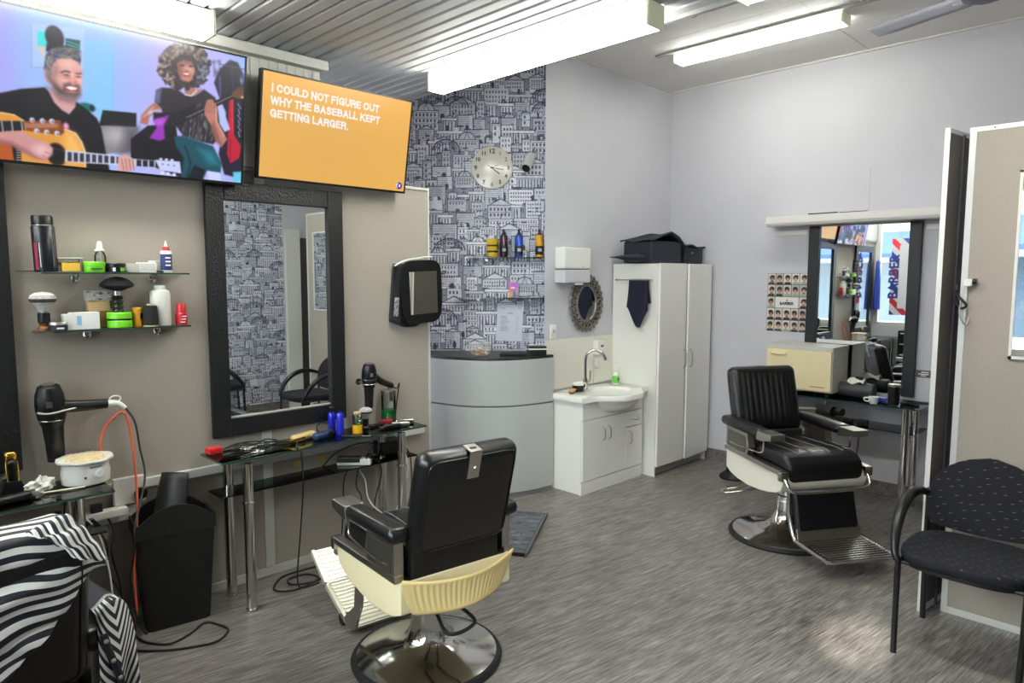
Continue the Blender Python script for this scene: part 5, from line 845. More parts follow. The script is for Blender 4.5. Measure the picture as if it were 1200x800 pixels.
t = thing('cutthroat_razor', 'black razor lying on the front of the mirror table', 'razor', (2.10, 3.425, H), R(-40)); part('handle', MB().box((0, 0, .006), (.12, .014, .009), .003), BLACKP, t); part('blade', MB().box((.08, 0, .005), (.05, .016, .003), .001), STEEL, t)
solo('hair_clip', MB().prism([(-.05, -.012), (.05, -.006), (.055, 0), (.05, .006), (-.05, .012)], 'z', .0, .014, .003), BLACKP, 'flat black hair clip right of the razor, mirror table', 'clip', None, (2.355, 3.55, H+.0005), R(6))
for k, (x, y, a, lb) in enumerate(((2.47, 3.47, 25, 'steel trimmer lying at the right end of the mirror table'), (2.40, 3.46, 12, 'steel trimmer beside the dark red guard'), (2.54, 3.52, 30, 'steel trimmer just in front of the disinfectant jar'))):
    t = thing('hair_trimmer', lb, 'trimmer', (x, y, H), R(-a)); part('body', MB().box((0, 0, .015), (.12, .028, .026), .011, None, 3), (STEEL, BLACKP, CHROME)[k], t); part('blade', MB().box((-.07, 0, .013), (.026, .034, .01), .002), CHROME, t)
t = thing('disinfectant_jar', 'glass disinfectant jar with green liquid at the table end', 'jar', (2.487, 3.618, H))
part('glass', MB().lathe([(0, 0), (.048, 0), (.048, .004), (.046, .008), (.046, .205), (.0475, .208)], n=32), CLEAR, t); part('liquid', MB().lathe([(0, .022), (.044, .022), (.044, .085), (0, .085)], n=32), M_('green_liquid', (22, 128, 52), .12), t); part('base_band', MB().lathe([(.0485, .0), (.0485, .012), (.047, .016)], n=32), STEEL, t)
part('lid', MB().lathe([(.049, .206), (.049, .212), (.02, .217), (0, .217)], n=32), STEEL, t); part('lid_knob', MB().lathe([(.004, .217), (.004, .225), (.009, .24), (.005, .246), (0, .246)]), BLACKP, t); part('comb_basket', MB().box((.012, -.012, .165), (.03, .006, .06), .002), STEEL, t)
# below that table
t = thing('power_strip', 'black and white power strip with plugs hung under the mirror table', 'power strip', (2.17, 3.52, .604), R(-42)); part('strip', MB().box((0, 0, 0), (.20, .055, .04), .006), WHITEP, t); part('black_face', MB().box((-.03, .0, .012), (.14, .057, .034), .005), BLACKP, t)
part('plug', MB().lathe([(.024, 0), (.022, .02), (.01, .03), (.006, .045), (0, .045)], (.09, 0, .02)), BLACKP, t)
for k, pts in enumerate(([(.09, 0, .06), (.11, .03, .1), (.0, .05, .09), (-.12, .02, .04), (-.2, -.06, -.05)], [(.0, .02, 0), (-.06, .0, -.1), (-.07, -.01, -.28), (-.085, .0, -.55), (-.05, 0, -.598)], [(.03, .02, .0), (.0, .04, -.16), (.03, .05, -.25), (.015, .04, -.5), (.04, .04, -.598)], [(.1, .02, .02), (.15, .08, -.08), (.10, .10, -.3), (.115, .1, -.5), (.1, .1, -.598)])): part('black_cord', MB().tube(pts, .004, 7), CORD, t)
part('white_cord', MB().tube([(-.02, .03, -.01), (.05, .05, -.12), (.07, .06, -.25), (.13, .07, -.33), (.22, .08, -.36), (.30, .12, -.12), (.29, .14, .0)], .0042, 7), WCORD, t)
t = thing('adaptor_box', 'black adaptor box under the right end of the mirror table', 'adaptor', (2.46, 3.585, .5835)); part('box', MB().box((0, 0, .05), (.17, .11, .09), .01), BLACKP, t); part('cord', MB().tube([(.05, -.055, .06), (.09, -.10, .0), (.10, -.10, -.2), (.07, -.09, -.36), (.0, -.06, -.5), (.01, -.05, -.575)], .004, 7), CORD, t)
part('grey_cord', MB().tube([(.06, .03, .09), (.12, .06, .06), (.17, .07, -.06), (.20, .07, -.14)], .004, 7), WCORD, t)
t = thing('power_cable', 'black cord coiled on the floor by the barber chair footrest', 'cord', (0, 0, .006)); part('cord', MB().tube([(2.0, 3.56, 0), (1.86, 3.585, 0), (1.72, 3.58, 0), (1.62, 3.46, 0), (1.70, 3.38, 0), (1.86, 3.42, 0), (1.84, 3.52, 0), (1.74, 3.53, 0), (1.72, 3.45, 0), (1.84, 3.40, 0), (1.98, 3.46, 0)], .005, 8), CORD, t)
for x, y in ((1.80, 3.37), (2.0, 3.37)): pass
# hand mirror and capes hung at the partition end
t = thing('hand_mirror', 'black rectangular hand mirror hung at the end of the partition', 'hand mirror', (2.745, 3.60, 1.605), R(-6.4), None, R(1.5), R(-3)); part('frame', MB().prism([(.150*math.copysign(abs(math.cos(a))**.42, math.cos(a))*(1+.06*math.sin(a)), .205*math.copysign(abs(math.sin(a))**.42, math.sin(a))) for a in np.linspace(0, 6.283, 41)[:-1]], 'y', -.012, .006, .005), BLACKP, t); part('glass', MB().box((.008, -.0125, -.006), (.205, .002, .275)), MIRROR, t); part('grip_slot', MB().box((0, -.0128, .165), (.08, .002, .018), .003), M_('slot_void', (3, 3, 3), .9), t); part('grip_slot', MB().box((0, -.0128, -.185), (.07, .002, .014), .003), M_('slot_void', (3, 3, 3), .9), t)
t = thing('hanging_cape', 'folded dark cape with white print hung behind the hand mirror', 'cape', (2.66, 3.655, 1.60)); part('cloth', MB().grid(lambda u, v: (-.09+.25*u-.03*v*(1-u), .01+.012*math.sin(14*u+2*v), .185-.37*v-.04*math.sin(3.1*u)*v), 24, 14), M_('cape_black', (22, 22, 26), .6), t).modifiers.new('s', 'SOLIDIFY').thickness = .012
part('print_patch', MB().box((-.085, -.012, -.09), (.035, .003, .12), .001, (0, R(6), 0)), M_('print_speck', (150, 150, 152), .6, var=(90, .9)), t); part('white_hem', MB().tube([(-.095, -.01, .17), (-.02, -.02, .205), (.10, -.02, .225), (.20, -.015, .235)], .006, 6), LABW, t)
# ------------------------------------------------------------------ alcove: shelves, clock, camera, paper  (local x to the right along the papered wall, y away from the room)
KS = 5.72/5.93
def AL(s, z, d=5.72): q = FW*d+RT*(s*KS*d/5.72); return (q.x, q.y, 1.7+(z-1.7)*KS)
def ashelf(label, s0, s1, z):
    x, y, zz = AL((s0+s1)/2, z, 5.745); w = (s1-s0)*KS/2; t = thing('glass_shelf', label, 'shelf', (x, y, zz-.004), ARZ)
    part('glass_pane', MB().span((-w, -.11, -.007), (w, 0, .0), .001), CLEAR, t); part('glass_edge', MB().span((-w, -.1115, -.0065), (w, -.1105, -.0005)), GEDGE, t)
    for q in (-.55, .62): part('bracket', MB().box((q*w, -.025, -.014), (.016, .05, .014), .003).cyl((q*w, 0, -.018), (q*w, -.012, -.018), .013, n=14), STEEL, t)
ashelf('upper glass shelf with stacked yellow pots on the papered wall', -.37, .30, 1.873); ashelf('lower glass shelf with a rainbow carton on the papered wall', -.46, .30, 1.528)
POTY = M_('pot_yellow', (232, 190, 40), .35); zz = AL(0, 1.873)[2]
for k, lb in enumerate(('bottom yellow pot of the stack of three', 'middle yellow pot of the stack of three', 'top yellow pot of the stack of three')):
    x, y, _ = AL(-.170, 1.87, 5.685); t = thing('pomade_pot', lb+' on the papered wall shelf', 'pot', (x, y, zz+.0485*k+.0005), ARZ, 'stacked yellow pots'); part('jar', MB().lathe([(0, 0), (.043, 0), (.045, .003), (.045, .034), (0, .034)], n=28), POTY, t); part('lid', MB().lathe([(.046, .035), (.046, .046), (.043, .048), (0, .048)], n=28), BLACKP if k < 2 else POTY, t)
for s, c, c2, lb in ((-.073, (66, 30, 58), (24, 20, 30), 'dark plum pump bottle beside the yellow pots'), (.057, (34, 84, 196), (22, 26, 44), 'blue pump bottle in the middle of the papered wall shelf'), (.232, (226, 166, 30), (26, 22, 30), 'amber yellow pump bottle at the right end of the shelf')):
    x, y, _ = AL(s, 1.87, 5.685); t = thing('pump_bottle', lb, 'bottle', (x, y, zz+.0005), ARZ); part('bottle', MB().lathe([(0, 0), (.032, 0), (.033, .003), (.033, .168), (.028, .176), (.014, .18), (0, .18)], n=28), M_('bot_%d' % c[0], c, .25, coat=.4), t)
    part('label_band', MB().lathe([(.0333, .018), (.0334, .02), (.0334, .086), (.0333, .088)], n=28), M_('band_%d' % c2[0], c2, .4), t); part('label_print', MB().box((.004, -.0332, .055), (.030, .002, .024), .001), M_('label_pale', (176, 182, 190), .5), t); part('pump', MB().lathe([(.016, .18), (.016, .192), (.009, .196), (.009, .21), (.013, .213), (.012, .222), (0, .222)]), BLACKP, t)
def rainbow():
    im = Img(20, 32, (240, 240, 240))
    for j in range(32):
        for i in range(20): a = j/31; b = i/19; im.a[j, i] = np.array(((214, 120, 210), (236, 110, 140), (240, 170, 70)) [min(2, int(a*3))])/255*(1-b*.5)+np.array(((150, 90, 210), (150, 170, 240), (70, 130, 220))[min(2, int(a*3))])/255*b*.5
    im.poly([(8, 30), (10, 12), (15, 30)], (46, 110, 210)); im.rect(4, 10, 12, 13, (250, 246, 250)); return im
x, y, z = AL(.014, 1.53, 5.68); t = thing('rainbow_carton', 'small rainbow coloured carton standing on the lower alcove shelf', 'box', (x, y, z-.002), ARZ); part('carton', MB().box((0, .015, .062), (.078, .03, .122), .001), LABW, t); o = link('printed_front', print_mesh('front', rainbow(), .077, .121), print_mat('carton_print', .4), t); o.location = (-.0385, -.0012, .0015)
# clock
x, y, z = AL(-.172, 2.622, 5.735); t = thing('wall_clock', 'round cream wall clock with dark numerals on the city wallpaper', 'clock', (x, y, z), ARZ); rc = .168
part('case', MB().lathe([(0, .0), (rc, .0), (rc+.003, .008), (rc, .022), (rc-.008, .024), (0, .024)], n=56, rot=(R(90), 0, 0)), M_('clock_cream', (214, 208, 196), .35, coat=.6), t); INK = M_('clock_ink', (58, 48, 46), .5); INK2 = M_('clock_tan', (150, 118, 100), .5)
for k in range(1, 13):
    a = R(90-30*k); sz = .052 if k in (9, 12) else .042; me = text_mesh(str(k), sz, .0004, .0016, 'CENTER'); o = link('numeral', me, INK2 if k in (1, 2, 6) else INK, t); o.location = (rc*.79*math.cos(a), -.0246, rc*.79*math.sin(a)-sz*.35); o.rotation_euler = (R(90), 0, 0)
for a, l, wd in ((R(90-99), .10, .006), (R(90-127), .085, .008), (R(90-300), .035, .005), (R(90-70), .06, .004)):
    part('hand', MB().box((l/2*math.cos(a)-.004, -.0275, l/2*math.sin(a)), (l, .0012, wd), 0, (0, -a, 0)), INK, t)
part('hub', MB().cyl((-.004, -.0246, 0), (-.004, -.030, 0), .008, n=16), INK, t)
x, y, z = AL(.127, 2.655, 5.74); t = thing('security_camera', 'white cylindrical security camera on the papered wall', 'camera', (x, y, z), ARZ); part('mount', MB().cyl((.02, 0, .05), (.02, -.03, .05), .032, n=24), WHITEP, t); part('barrel', MB().cyl((.03, -.045, .055), (-.015, -.15, -.055), .037, n=24), WHITEP, t); part('lens', MB().cyl((-.0145, -.149, -.054), (-.016, -.152, -.057), .034, n=24), BLACKP, t)
# paper
def sheet():
    im = Img(46, 66, (216, 219, 230)); im.rect(19, 15, 28, 17, (170, 172, 186))
    for j in range(13): im.rect(7, 21+j*2.2, 7+(10+(j*7) % 6), 22+j*2.2, (158, 160, 176), .8); im.rect(34, 21+j*2.2, 38, 22+j*2.2, (178, 180, 194), .6)
    im.line([(8, 6), (11, 9), (14, 6)], 1, (170, 172, 188)); im.line([(36, 4), (39, 7), (42, 4)], 1, (170, 172, 188)); return im
x, y, z = AL(-.139, 1.153, 5.741); t = thing('price_list', 'white price list sheet taped to the wallpaper above the counter', 'notice', (x, y, z), ARZ, None, 0, R(2.2)); link('sheet', print_mesh('sheet', sheet(), .226*KS, .318*KS), print_mat('sheet_print', .6), t)
# counter top things
zt = 1.0905
x, y, _ = AL(-.264/KS, 1, 5.36); t = thing('sweet_bowl', 'clear plastic bowl of wrapped sweets on the reception counter', 'bowl', (x, y, zt), ARZ); part('bowl', MB().lathe([(0, .0), (.066, 0), (.07, .004), (.098, .098), (.101, .1)], n=36), M_('cloudy_plastic', (236, 238, 232), .25, alpha=.26), t)
for k in range(34):
    a = rg.random()*6.28; r = .056*math.sqrt(rg.random()); h = .012+.014*(k//11); part('sweet', MB().ball((r*math.cos(a), r*math.sin(a), h), .012, (.015, .010, .008), 8), M_(*[('sweet_r', (206, 40, 54)), ('sweet_y', (240, 206, 70)), ('sweet_g', (150, 206, 80)), ('sweet_w', (240, 232, 220)), ('sweet_p', (236, 120, 140))][k % 5], r=.3), t)
x, y, _ = AL(.01/KS, 1, 5.36); t = thing('clipboard_tray', 'flat black tray lying on the reception counter', 'tray', (x, y, zt), ARZ+.05); part('tray', MB().box((0, 0, .011), (.215, .11, .018), .006), BLACKP, t); part('tray_rim', MB().box((0, 0, .0215), (.19, .085, .003), .001), BLACKM, t)
x, y, _ = AL(.205/KS, 1, 5.40); t = thing('card_terminal', 'black and white card terminal at the right end of the counter', 'terminal', (x, y, zt), ARZ+.12); part('base', MB().prism([(-.075, 0), (.075, 0), (.075, .035), (-.075, .05)], 'x', -.07, .07, .006), BLACKP, t); part('white_band', MB().box((0, -.0, .047), (.142, .152, .012), .003, (R(-4), 0, 0)), WHITEP, t); part('keypad', MB().box((0, 0, .062), (.14, .15, .018), .005, (R(-4), 0, 0)), BLACKP, t)
for k in range(12): part('key', MB().box((-.035+.022*(k % 4), -.045+.028*(k//4), .0735-.002*(k//4)), (.014, .016, .004), .001), M_('key_grey', (80, 82, 86), .5), t)
part('paper_strip', MB().box((-.03, .055, .075), (.06, .025, .006), .001), LABW, t)
# ------------------------------------------------------------------ around the basin
t = thing('towel_dispenser', 'white paper towel dispenser on the wall above the oval mirror', 'dispenser', (4.325, 3.70, 1.80)); part('upper_cover', MB().span((-.18, -.12, -.035), (.155, 0, .145), .022), WHITEG, t); part('lower_cover', MB().span((-.177, -.116, -.145), (.150, 0, -.037), .014), M_('smoky_cover', (206, 207, 212), .2), t); part('paper_tongue', MB().box((.01, -.105, -.146), (.10, .004, .03), .001), LABW, t); part('lock', MB().cyl((.04, -.121, -.012), (.04, -.118, -.012), .006, n=10), STEEL, t)
# oval mirror with a carved frame
t = thing('oval_mirror', 'small oval mirror in a carved pewter frame above the basin', 'mirror', (4.548, 3.695, 1.484)); a0, b0 = .155, .175
PEW = M_('pewter', (150, 145, 138), .35, metal=.85); part('mirror_glass', MB().prism([(.125*math.cos(a), .15*math.sin(a)) for a in np.linspace(0, 6.283, 49)[:-1]], 'y', -.010, -.004), MIRROR, t)
part('inner_rim', MB().tube([(.128*math.cos(a), -.014, .152*math.sin(a)) for a in np.linspace(0, 6.283, 49)[:-1]], .009, 8, 1, True), PEW, t); part('outer_rim', MB().tube([(.205*math.cos(a), -.010, .225*math.sin(a)) for a in np.linspace(0, 6.283, 49)[:-1]], .007, 8, 1, True), PEW, t); part('back_plate', MB().lathe([(.13, .0), (.205, .0), (.205, .004), (.13, .004)], n=48, sy=1.1, rot=(R(90), 0, 0)), M_('pewter_dark', (64, 60, 56), .6), t)
lf = MB().tube([(-.02, 0, -.02), (-.03, -.012, .005), (-.005, -.02, .03), (.022, -.012, .012), (.008, -.016, -.010), (-.006, -.01, .004)], lambda k: .0075-.003*k, 6, 4).ball((.02, -.012, -.02), .010, None, 8).ball((-.012, -.01, -.034), .007, None, 8).mesh('scroll')
for k in range(22):
    a = 2*math.pi*k/22; o = link('scroll', lf, PEW, t); o.location = (.166*math.cos(a), -.004, .188*math.sin(a)); o.rotation_euler = (0, -a, 0)
for k in range(26):
    a = 2*math.pi*(k+.5)/26
    if k == 0: bm_ = MB().ball((0, 0, 0), .016, (.014, .010, .020), 10).mesh('leaf_tip')
    o = link('leaf_tip', bm_, PEW, t); o.location = (.212*math.cos(a), -.010, .232*math.sin(a)); o.rotation_euler = (0, -a+.5, 0)
t = thing('wall_switch', 'white wall switch between the wallpaper and the splashback', 'switch', (4.135, 3.70, 1.263)); part('plate', MB().box((0, -.006, 0), (.072, .012, .116), .004), WHITEG, t); part('rocker', MB().box((0, -.014, .004), (.026, .008, .03), .002), M_('rocker_grey', (190, 192, 198), .4), t)
t = thing('towel_rail', 'thin chrome towel rail on the side of the tall cupboard', 'rail', (4.92, 3.45, 1.68)); part('rail', MB().cyl((-.045, -.17, 0), (-.045, .18, 0), .006), CHROME, t)
for y in (-.165, .175): part('rail_post', MB().cyl((0, y, 0), (-.05, y, 0), .009), CHROME, t); part('rail_end', MB().ball((-.045, y, 0), .011, None, 12), CHROME, t)
def towel(u, v):
    if v < .5: k = 1-v*2; s = -1
    else: k = v*2-1; s = 1
    y = (.03-.185*u)+.0; L = (.24 + .17*math.sin(min(1, u*1.9)*1.57)**2*(1-.9*max(0, u-.62)/.38)) if s < 0 else .20
    return (-.045+s*.011+s*.012*k+.006*math.sin(10*u+3*k), y+.03*(u-.5)*-k, .008-L*k if k > .06 else .008)
t = thing('hanging_towel', 'dark navy towel hung over the rail on the cupboard side', 'towel', (4.92, 3.45, 1.68)); o = part('cloth', MB().grid(towel, 24, 30), M_('navy_towel', (26, 28, 48), .9, bump=(200, .5)), t); o.modifiers.new('s', 'SOLIDIFY').thickness = .008
# bags on the cupboard
NYL = M_('navy_nylon', (30, 33, 46), .6, bump=(300, .15))
t = thing('storage_bag', 'dark navy soft case with a draped flap on top of the cupboard', 'bag', (5.09, 3.44, 1.823)); part('case', MB().box((.06, 0, .095), (.46, .30, .19), .02, None, 3), NYL, t); part('flap', MB().grid(lambda u, v: (-.19+.54*u, -.17+.34*v, .193+.075*max(0, 1-abs(u-.52)/.5)*(1-.2*v)-.05*max(0, u-.75)/.25+.008*math.sin(9*v+4*u)), 24, 10), NYL, t).modifiers.new('s', 'SOLIDIFY').thickness = .012
t = thing('storage_bag', 'smaller dark navy bag at the right end of the cupboard top', 'bag', (5.60, 3.44, 1.823)); part('case', MB().box((0, 0, .075), (.30, .30, .15), .018, None, 3), NYL, t); part('flap', MB().grid(lambda u, v: (-.17+.33*u, -.165+.33*v, .155+.02*math.sin(6*u)+.035*max(0, u-.6)), 12, 8), NYL, t).modifiers.new('s', 'SOLIDIFY').thickness = .01
for k in range(3): part('badge_ring', MB().tube([(-.06+.012*k+.006*math.cos(a), -.153, .10+.006*math.sin(a)) for a in np.linspace(0, 6.283, 9)[:-1]], .0018, 5, 1, True), STEEL, t)
solo('umbrella', MB().lathe([(.002, -.23), (.006, -.18), (.018, -.10), (.030, .02), (.034, .08), (.022, .14), (.01, .15), (0, .16)], n=16, rot=(0, R(90), 0)), NYL, 'folded dark umbrella poking off the left of the cupboard top', 'umbrella', None, (4.775, 3.40, 1.866), R(-14))
# on the basin
zb = .7765
t = thing('shaving_bowl', 'black and white shaving mug on the basin by the tap', 'mug', (4.30, 3.56, zb)); part('mug', MB().lathe([(0, 0), (.045, 0), (.047, .004), (.047, .05), (0, .05)], n=28), BLACKP, t); part('rim', MB().lathe([(.0472, .05), (.0472, .07), (.043, .071), (.042, .052), (0, .052)], n=28), WHITEG, t); part('handle', MB().tube([(.045, -.01, .06), (.075, -.015, .055), (.075, -.015, .02), (.045, -.01, .015)], .006, 8), WHITEG, t)
t = thing('wooden_brush', 'tan wooden nail brush lying at the left of the basin', 'brush', (4.19, 3.53, zb), .5); part('brush_back', MB().box((0, 0, .022), (.13, .045, .014), .006), M_('tan_wood', (190, 154, 90), .5), t); part('bristles', MB().box((0, 0, .0075), (.115, .035, .015), .002), M_('bristle_brown', (120, 90, 50), .8), t)
t = thing('soap_bottle', 'small soap bottle with a green label by the cupboard side', 'bottle', (4.80, 3.555, zb)); part('bottle', MB().lathe([(0, 0), (.03, 0), (.032, .004), (.032, .09), (.02, .108), (.011, .112), (0, .112)], n=24), M_('clear_soap', (214, 226, 206), .2), t); part('label_wrap', MB().lathe([(.0323, .015), (.0324, .017), (.0324, .078), (.0323, .08)], n=24), M_('soap_green', (120, 206, 90), .4), t); part('label_print', MB().ball((-.006, -.031, .05), .012, (.012, .003, .016), 10), M_('dark_green', (50, 110, 30), .5), t); part('pump', MB().lathe([(.011, .112), (.011, .125), (.004, .128), (.004, .15), (0, .15)]).box((-.012, -.008, .152), (.036, .012, .008), .002), WHITEP, t)
t = thing('soap_dispenser', 'white bag soap dispenser fixed to the splashback behind the tap', 'dispenser', (4.685, 3.688, 1.07)); part('holder', MB().box((0, -.03, .03), (.085, .06, .13), .012), WHITEG, t); part('badge', MB().lathe([(0, 0), (.02, 0), (.018, .004), (0, .004)], (.012, -.06, .045), 16, 1, .6, rot=(R(90), 0, 0)), M_('badge_blue', (90, 110, 150), .4), t); part('pouch', MB().box((0, -.025, -.10), (.07, .04, .10), .015), M_('frost_pouch', (214, 214, 206), .3), t)
# ------------------------------------------------------------------ right station
t = thing('towel_steriliser', 'cream fronted towel steriliser cabinet on the right glass table', 'steriliser', (5.43, 2.245, .778)); part('housing', MB().span((.012, -.265, .03), (.33, .265, .385), .008), M_('steriliser_white', (222, 220, 208), .4), t)
d = part('door', MB().span((-.006, -.258, .04), (.012, .258, .355), .006), M_('steriliser_cream', (242, 229, 186), .3, coat=.3), t); part('handle', MB().tube([(-.008, .215, .325), (-.022, .20, .318), (-.022, .11, .318), (-.008, .095, .325)], .010, 8), M_('steriliser_cream', (238, 222, 168), .3), d); part('print_line', MB().box((-.0068, -.16, .075), (.001, .11, .010)), M_('print_tan', (190, 176, 134), .5), d); part('top_lid', MB().span((.0, -.268, .357), (.335, .268, .39), .005), M_('steriliser_grey', (206, 206, 200), .4), t)
for y in (-.22, .22): part('foot', MB().cyl((.04, y, 0), (.04, y, .032), .016, n=14), RUBBER, t); part('foot', MB().cyl((.29, y, 0), (.29, y, .032), .016, n=14), RUBBER, t)
t = thing('tissue_roll_bag', 'grey rolled bag lying on the glass by the steriliser', 'bag', (5.62, 1.86, H)); part('roll', MB().lathe([(0, -.13), (.05, -.13), (.058, -.12), (.058, .12), (.05, .13), (0, .13)], (0, 0, .058), 28, rot=(R(90), 0, 0)), M_('bag_grey', (66, 66, 70), .5), t); part('tissue', MB().grid(lambda u, v: ((u-.5)*.09, (v-.5)*.12, .115+.03*(1-abs(2*u-1))+.01*math.sin(7*v+5*u)), 8, 8), M_('tissue', (226, 224, 212), .7), t)
t = thing('espresso_cup', 'small white cup on the glass table at right', 'cup', (5.425, 1.675, H)); part('cup', MB().lathe([(0, 0), (.024, 0), (.034, .02), (.037, .052), (.034, .052), (.03, .02), (.0, .008)], n=28), WHITEG, t); part('handle', MB().tube([(-.012, .034, .042), (-.018, .058, .04), (-.016, .056, .018), (-.008, .03, .014)], .005, 8), WHITEG, t)
t = thing('hair_trimmer', 'violet blue trimmer behind the white cup', 'trimmer', (5.50, 1.655, H), R(75)); part('body', MB().box((0, 0, .024), (.13, .042, .04), .014, None, 3), M_('violet_blue', (70, 72, 170), .35), t); part('blade', MB().box((-.075, 0, .02), (.03, .04, .014), .002), STEEL, t)
t = thing('black_canister', 'black canister with silver lid on the glass table at right', 'canister', (5.44, 1.545, H)); part('body', MB().lathe([(0, .01), (.036, .01), (.042, .14), (0, .14)], n=28), BLACKP, t); part('base', MB().lathe([(0, 0), (.03, 0), (.034, .01), (0, .01)], n=28), STEEL, t); part('lid', MB().lathe([(.043, .14), (.044, .152), (.040, .158), (0, .158)], n=28), STEEL, t)
for x, y, a, lb in ((5.56, 1.47, 60, 'dark cutter lying between the canister and the wall'), (5.70, 1.45, 95, 'dark comb at the right end of the right glass table')): solo('comb', MB().box((0, 0, .006), (.15, .028, .009), .003), BLACKP, lb, 'comb', None, (x, y, H+.0005), R(a))
t = thing('hairdryer', 'black hairdryer hung at the front edge of the right glass table', 'hairdryer', (5.325, 1.98, .70)); part('barrel', MB().lathe([(0, -.07), (.036, -.07), (.042, -.05), (.045, .05), (.04, .075), (0, .075)], n=28, rot=(R(90), 0, R(-20))), BLACKP, t); part('handle', MB().tube([(-.01, .06, .0), (-.03, .18, -.01), (-.04, .26, -.012)], .014, 10), M_('dryer_grey', (120, 118, 114), .4), t); part('nozzle', MB().lathe([(.036, 0), (.03, .06), (0, .06)], (.02, -.07, 0), 20, rot=(R(90), 0, R(-20))), BLACKP, t); part('hanger', MB().tube([(.0, 0, .045), (.01, 0, .07), (.03, 0, .069)], .004, 6), STEEL, t)
t = thing('charger', 'black charger plug with dangling lead below the right glass table', 'charger', (5.52, 1.77, .584)); part('plug', MB().box((0, 0, .025), (.05, .075, .045), .008), BLACKP, t); part('adaptor', MB().box((.01, .11, .02), (.05, .07, .035), .008), BLACKP, t); part('lead', MB().tube([(.0, .035, .02), (0, .075, .03), (.005, .10, .02)], .003, 6).tube([(-.02, -.02, .01), (-.12, -.02, .02), (-.135, -.02, -.06), (-.13, -.01, -.2), (-.14, .0, -.28), (-.135, -.01, -.32)], .003, 6), CORD, t); part('lead_plug', MB().box((-.135, -.012, -.335), (.012, .012, .03), .003), BLACKP, t)
# haircut poster
def heads():
    W_, H_ = 96, 138; im = Img(W_, H_, (40, 44, 56)); rr = random.Random(8); cw, ch = W_/5, H_/5
    for j in range(5):
        for i in range(5):
            if j == 2 and 0 < i < 4: continue
            x, y = i*cw, j*ch; im.rect(x+.6, y+.6, x+cw-.6, y+ch-.6, rr.choice(((214, 206, 196), (226, 220, 212), (190, 184, 178)))); sk = rr.choice(((214, 166, 132), (196, 146, 112), (224, 182, 150))); cx, cy = x+cw*.5+rr.uniform(-1, 1), y+ch*.48
            s = Img(1, 1, (0, 0, 0)); im.poly([(x+1, y+ch-1), (x+3, y+ch*.78), (cx, y+ch*.70), (x+cw-3, y+ch*.78), (x+cw-1, y+ch-1)], rr.choice(((40, 42, 54), (60, 66, 80), (150, 170, 160), (34, 34, 40)))); im.rect(cx-2.2, cy+5, cx+2.2, cy+9, tuple(int(v*.88) for v in sk)); im.ell(cx, cy, 4.9, 7, sk); hr = rr.choice(((34, 26, 24), (52, 36, 28), (28, 24, 26)))
            im.ell(cx+rr.uniform(-1.2, 1.2), cy-5.8, 5.2, 2.8+rr.random(), hr); im.ell(cx-4.4, cy-2.5, 1.4, 3.6, hr); im.ell(cx+4.4, cy-2.5, 1.4, 3.6, hr); im.ell(cx-1.9, cy-.3, .9, .5, (40, 30, 30)); im.ell(cx+1.9, cy-.3, .9, .5, (40, 30, 30)); im.ell(cx, cy+3.6, 1.7, .6, (150, 90, 84)); im.ell(cx+.3, cy+1.2, .6, 1.2, tuple(int(v*.86) for v in sk))
            if rr.random() < .3: im.ell(cx, cy+5.6, 3.6, 1.7, (90, 64, 52), 0, 1, .7)
    im.rect(cw+1, 2*ch+1, 4*cw-1, 3*ch-1, (232, 230, 228)); im.ell(2.5*cw, 2.3*ch, 2.2, 2.2, (200, 120, 80)); im.ell(2.5*cw, 2.52*ch, 7, 2, (150, 146, 170)); soften(im, 1); return im
hp = print_mesh('poster', heads(), .345, .497); HPM = print_mat('poster_print', .45)
BLKT = M_('ink_black', (24, 22, 24), .6)
def poster(label, loc, rz):
    t = thing('haircut_poster', label, 'poster', loc, rz); o = link('printed_sheet', hp, HPM, t); text('lettering', 'BARBER', .034, BLKT, t, (.1725, -.0016, .228), bold=.0012, align='CENTER', extrude=.0003); return t
poster('poster of small haircut portraits on the white wall by the pelmet mirror', (5.805, 2.69, 1.243), R(-90)); poster('haircut poster on the dark panel, seen only in the tall mirror', (4.95, -.965, 1.2), R(180))
t = thing('small_sign', 'small grey sign plate on the wall right of the pelmet mirror', 'sign', (5.808, 1.455, .985), R(-90)); part('plate', MB().box((0, -.003, 0), (.10, .006, .055), .001), M_('sign_grey', (96, 94, 92), .5), t)
for k, (z, wd) in enumerate(((.012, .05), (-.002, .07), (-.014, .035))): part('print_bar', MB().box((.01 if k < 1 else -.0, -.0066, z), (wd, .001, .007)), LABW, t)
# spittoon-like black foot behind the facing chair
t = thing('umbrella_stand', 'black flared stand on the floor behind the facing barber chair', 'stand', (5.40, 2.74, 0)); part('foot', MB().lathe([(.12, 0), (.122, .012), (.11, .03), (.07, .06), (.055, .14), (.05, .42), (0, .42)], n=32), BLACKP, t); part('post', MB().cyl((0, 0, .42), (0, 0, .75), .02), BLACKP, t)
# key hook on the partition screen
t = thing('key_hook', 'white latch with keys and a black cord on the screen edge', 'latch', (3.95, .815, 1.63)); part('latch_box', MB().box((-.018, 0, .05), (.036, .034, .036), .004), WHITEP, t); part('latch_knob', MB().cyl((-.02, -.017, .055), (-.02, -.034, .055), .014, n=16), BLACKP, t); part('strap', MB().box((-.008, .012, -.04), (.008, .014, .16), .003), ALU, t); part('hook', MB().tube([(-.012, .022, -.03), (-.03, .03, -.09), (-.036, .012, -.14), (-.03, -.004, -.155), (-.02, -.012, -.12)], .004, 8), STEEL, t); part('cord_loop', MB().tube([(-.01, .055, .0), (-.03, .035, -.02), (-.035, .0, -.06), (-.015, .03, -.075), (-.01, .06, -.03)], .006, 8), CORD, t); part('tag', MB().box((-.012, .05, .025), (.02, .016, .03), .004), BLACKP, t)
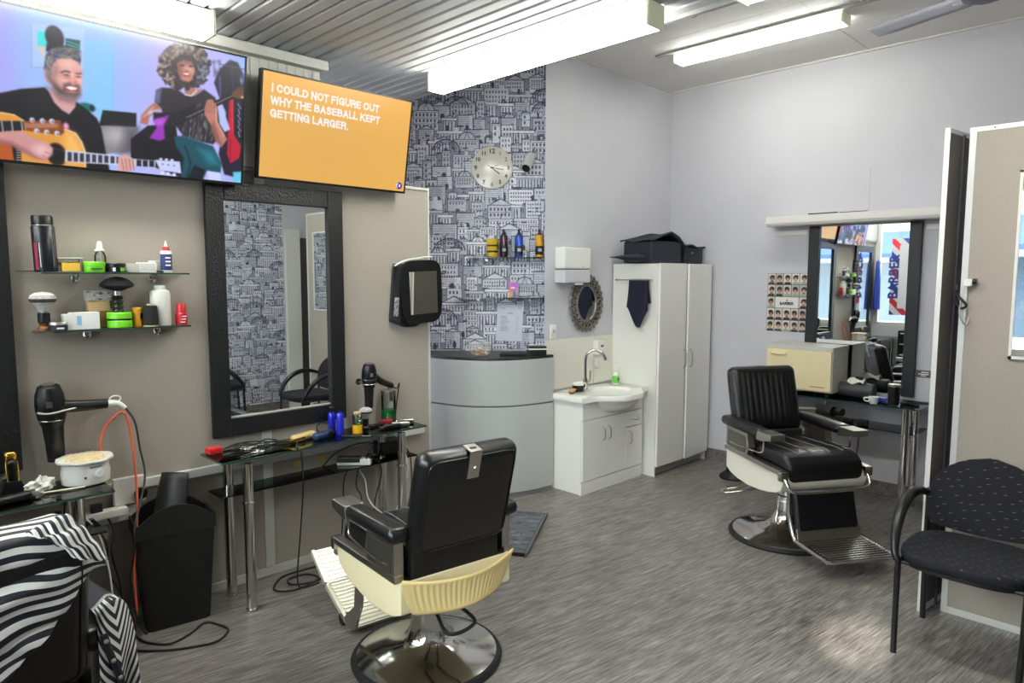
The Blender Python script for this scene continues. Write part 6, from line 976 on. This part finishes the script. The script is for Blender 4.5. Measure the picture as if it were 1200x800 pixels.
# ------------------------------------------------------------------ shop front, seen only in the mirrors
def pole():
    im = Img(120, 270, (236, 236, 240))
    for k in range(-6, 20): 
        c = ((206, 42, 58), (236, 236, 240), (38, 58, 150), (236, 236, 240))[k % 4]; y = k*26; im.poly([(0, y+80), (120, y-10), (120, y+16), (0, y+106)], c)
    im.rect(36, 24, 84, 246, (238, 238, 242)); return im
t = thing('window_poster', 'striped barber poster in the shop window, seen in the pelmet mirror', 'poster', (-.428, 3.06, 1.12), R(90)); link('printed_sheet', print_mesh('poster', pole(), .38, 1.2), print_mat('pole_print', .5), t)
me = text_mesh('BARBER', .22, .001, .006, 'CENTER'); o = link('lettering', me, M_('poster_navy', (40, 56, 130), .5), t); o.scale = (.9, -.9, .9); o.location = (.27, -.003, .6); o.rotation_euler = (R(90), R(-90), 0)
t = thing('drawer_trolley', 'black drawer trolley by the shop window, seen in the pelmet mirror', 'trolley', (-.235, 2.96, 0)); part('carcass', MB().span((-.175, -.24, .0), (.16, .24, .9), .01), BLACKM, t)
for k in range(5): d = part('drawer', MB().span((.16, -.22, .06+.165*k), (.172, .22, .21+.165*k), .004), BLACKP, t); part('drawer_pull', MB().span((.172, -.2, .19+.165*k), (.178, .2, .205+.165*k)), ALU, d)
t = thing('hanging_gown', 'blue gown on a hook by the shop window, seen in the pelmet mirror', 'gown', (-.33, 3.60, 1.95)); part('hook', MB().cyl((0, 0, .02), (0, .07, .02), .006), STEEL, t); part('cloth', MB().lathe([(.0, .04), (.05, .0), (.08, -.3), (.10, -.75), (.0, -.75)], n=20, sx=1.0, sy=.5), M_('gown_blue', (40, 70, 170), .7), t)
t = thing('street_shopfront', 'shopfront with a blue awning across the street, seen in the mirror', 'building', (-8, 3, 0)); part('wall', MB().span((-.3, -7, 0), (0, 7, 5)), M_('render_pale', (206, 200, 196), .8), t); part('awning', MB().prism([(0, 2.9), (1.2, 2.3), (1.2, 2.2), (0, 2.6)], 'y', -6, 6), M_('awning_blue', (36, 60, 140), .7), t)
for k in range(5): part('window', MB().span((.0, -5.6+2.3*k, .6), (.03, -3.8+2.3*k, 2.1)), M_('far_glass', (70, 84, 100), .1), t)
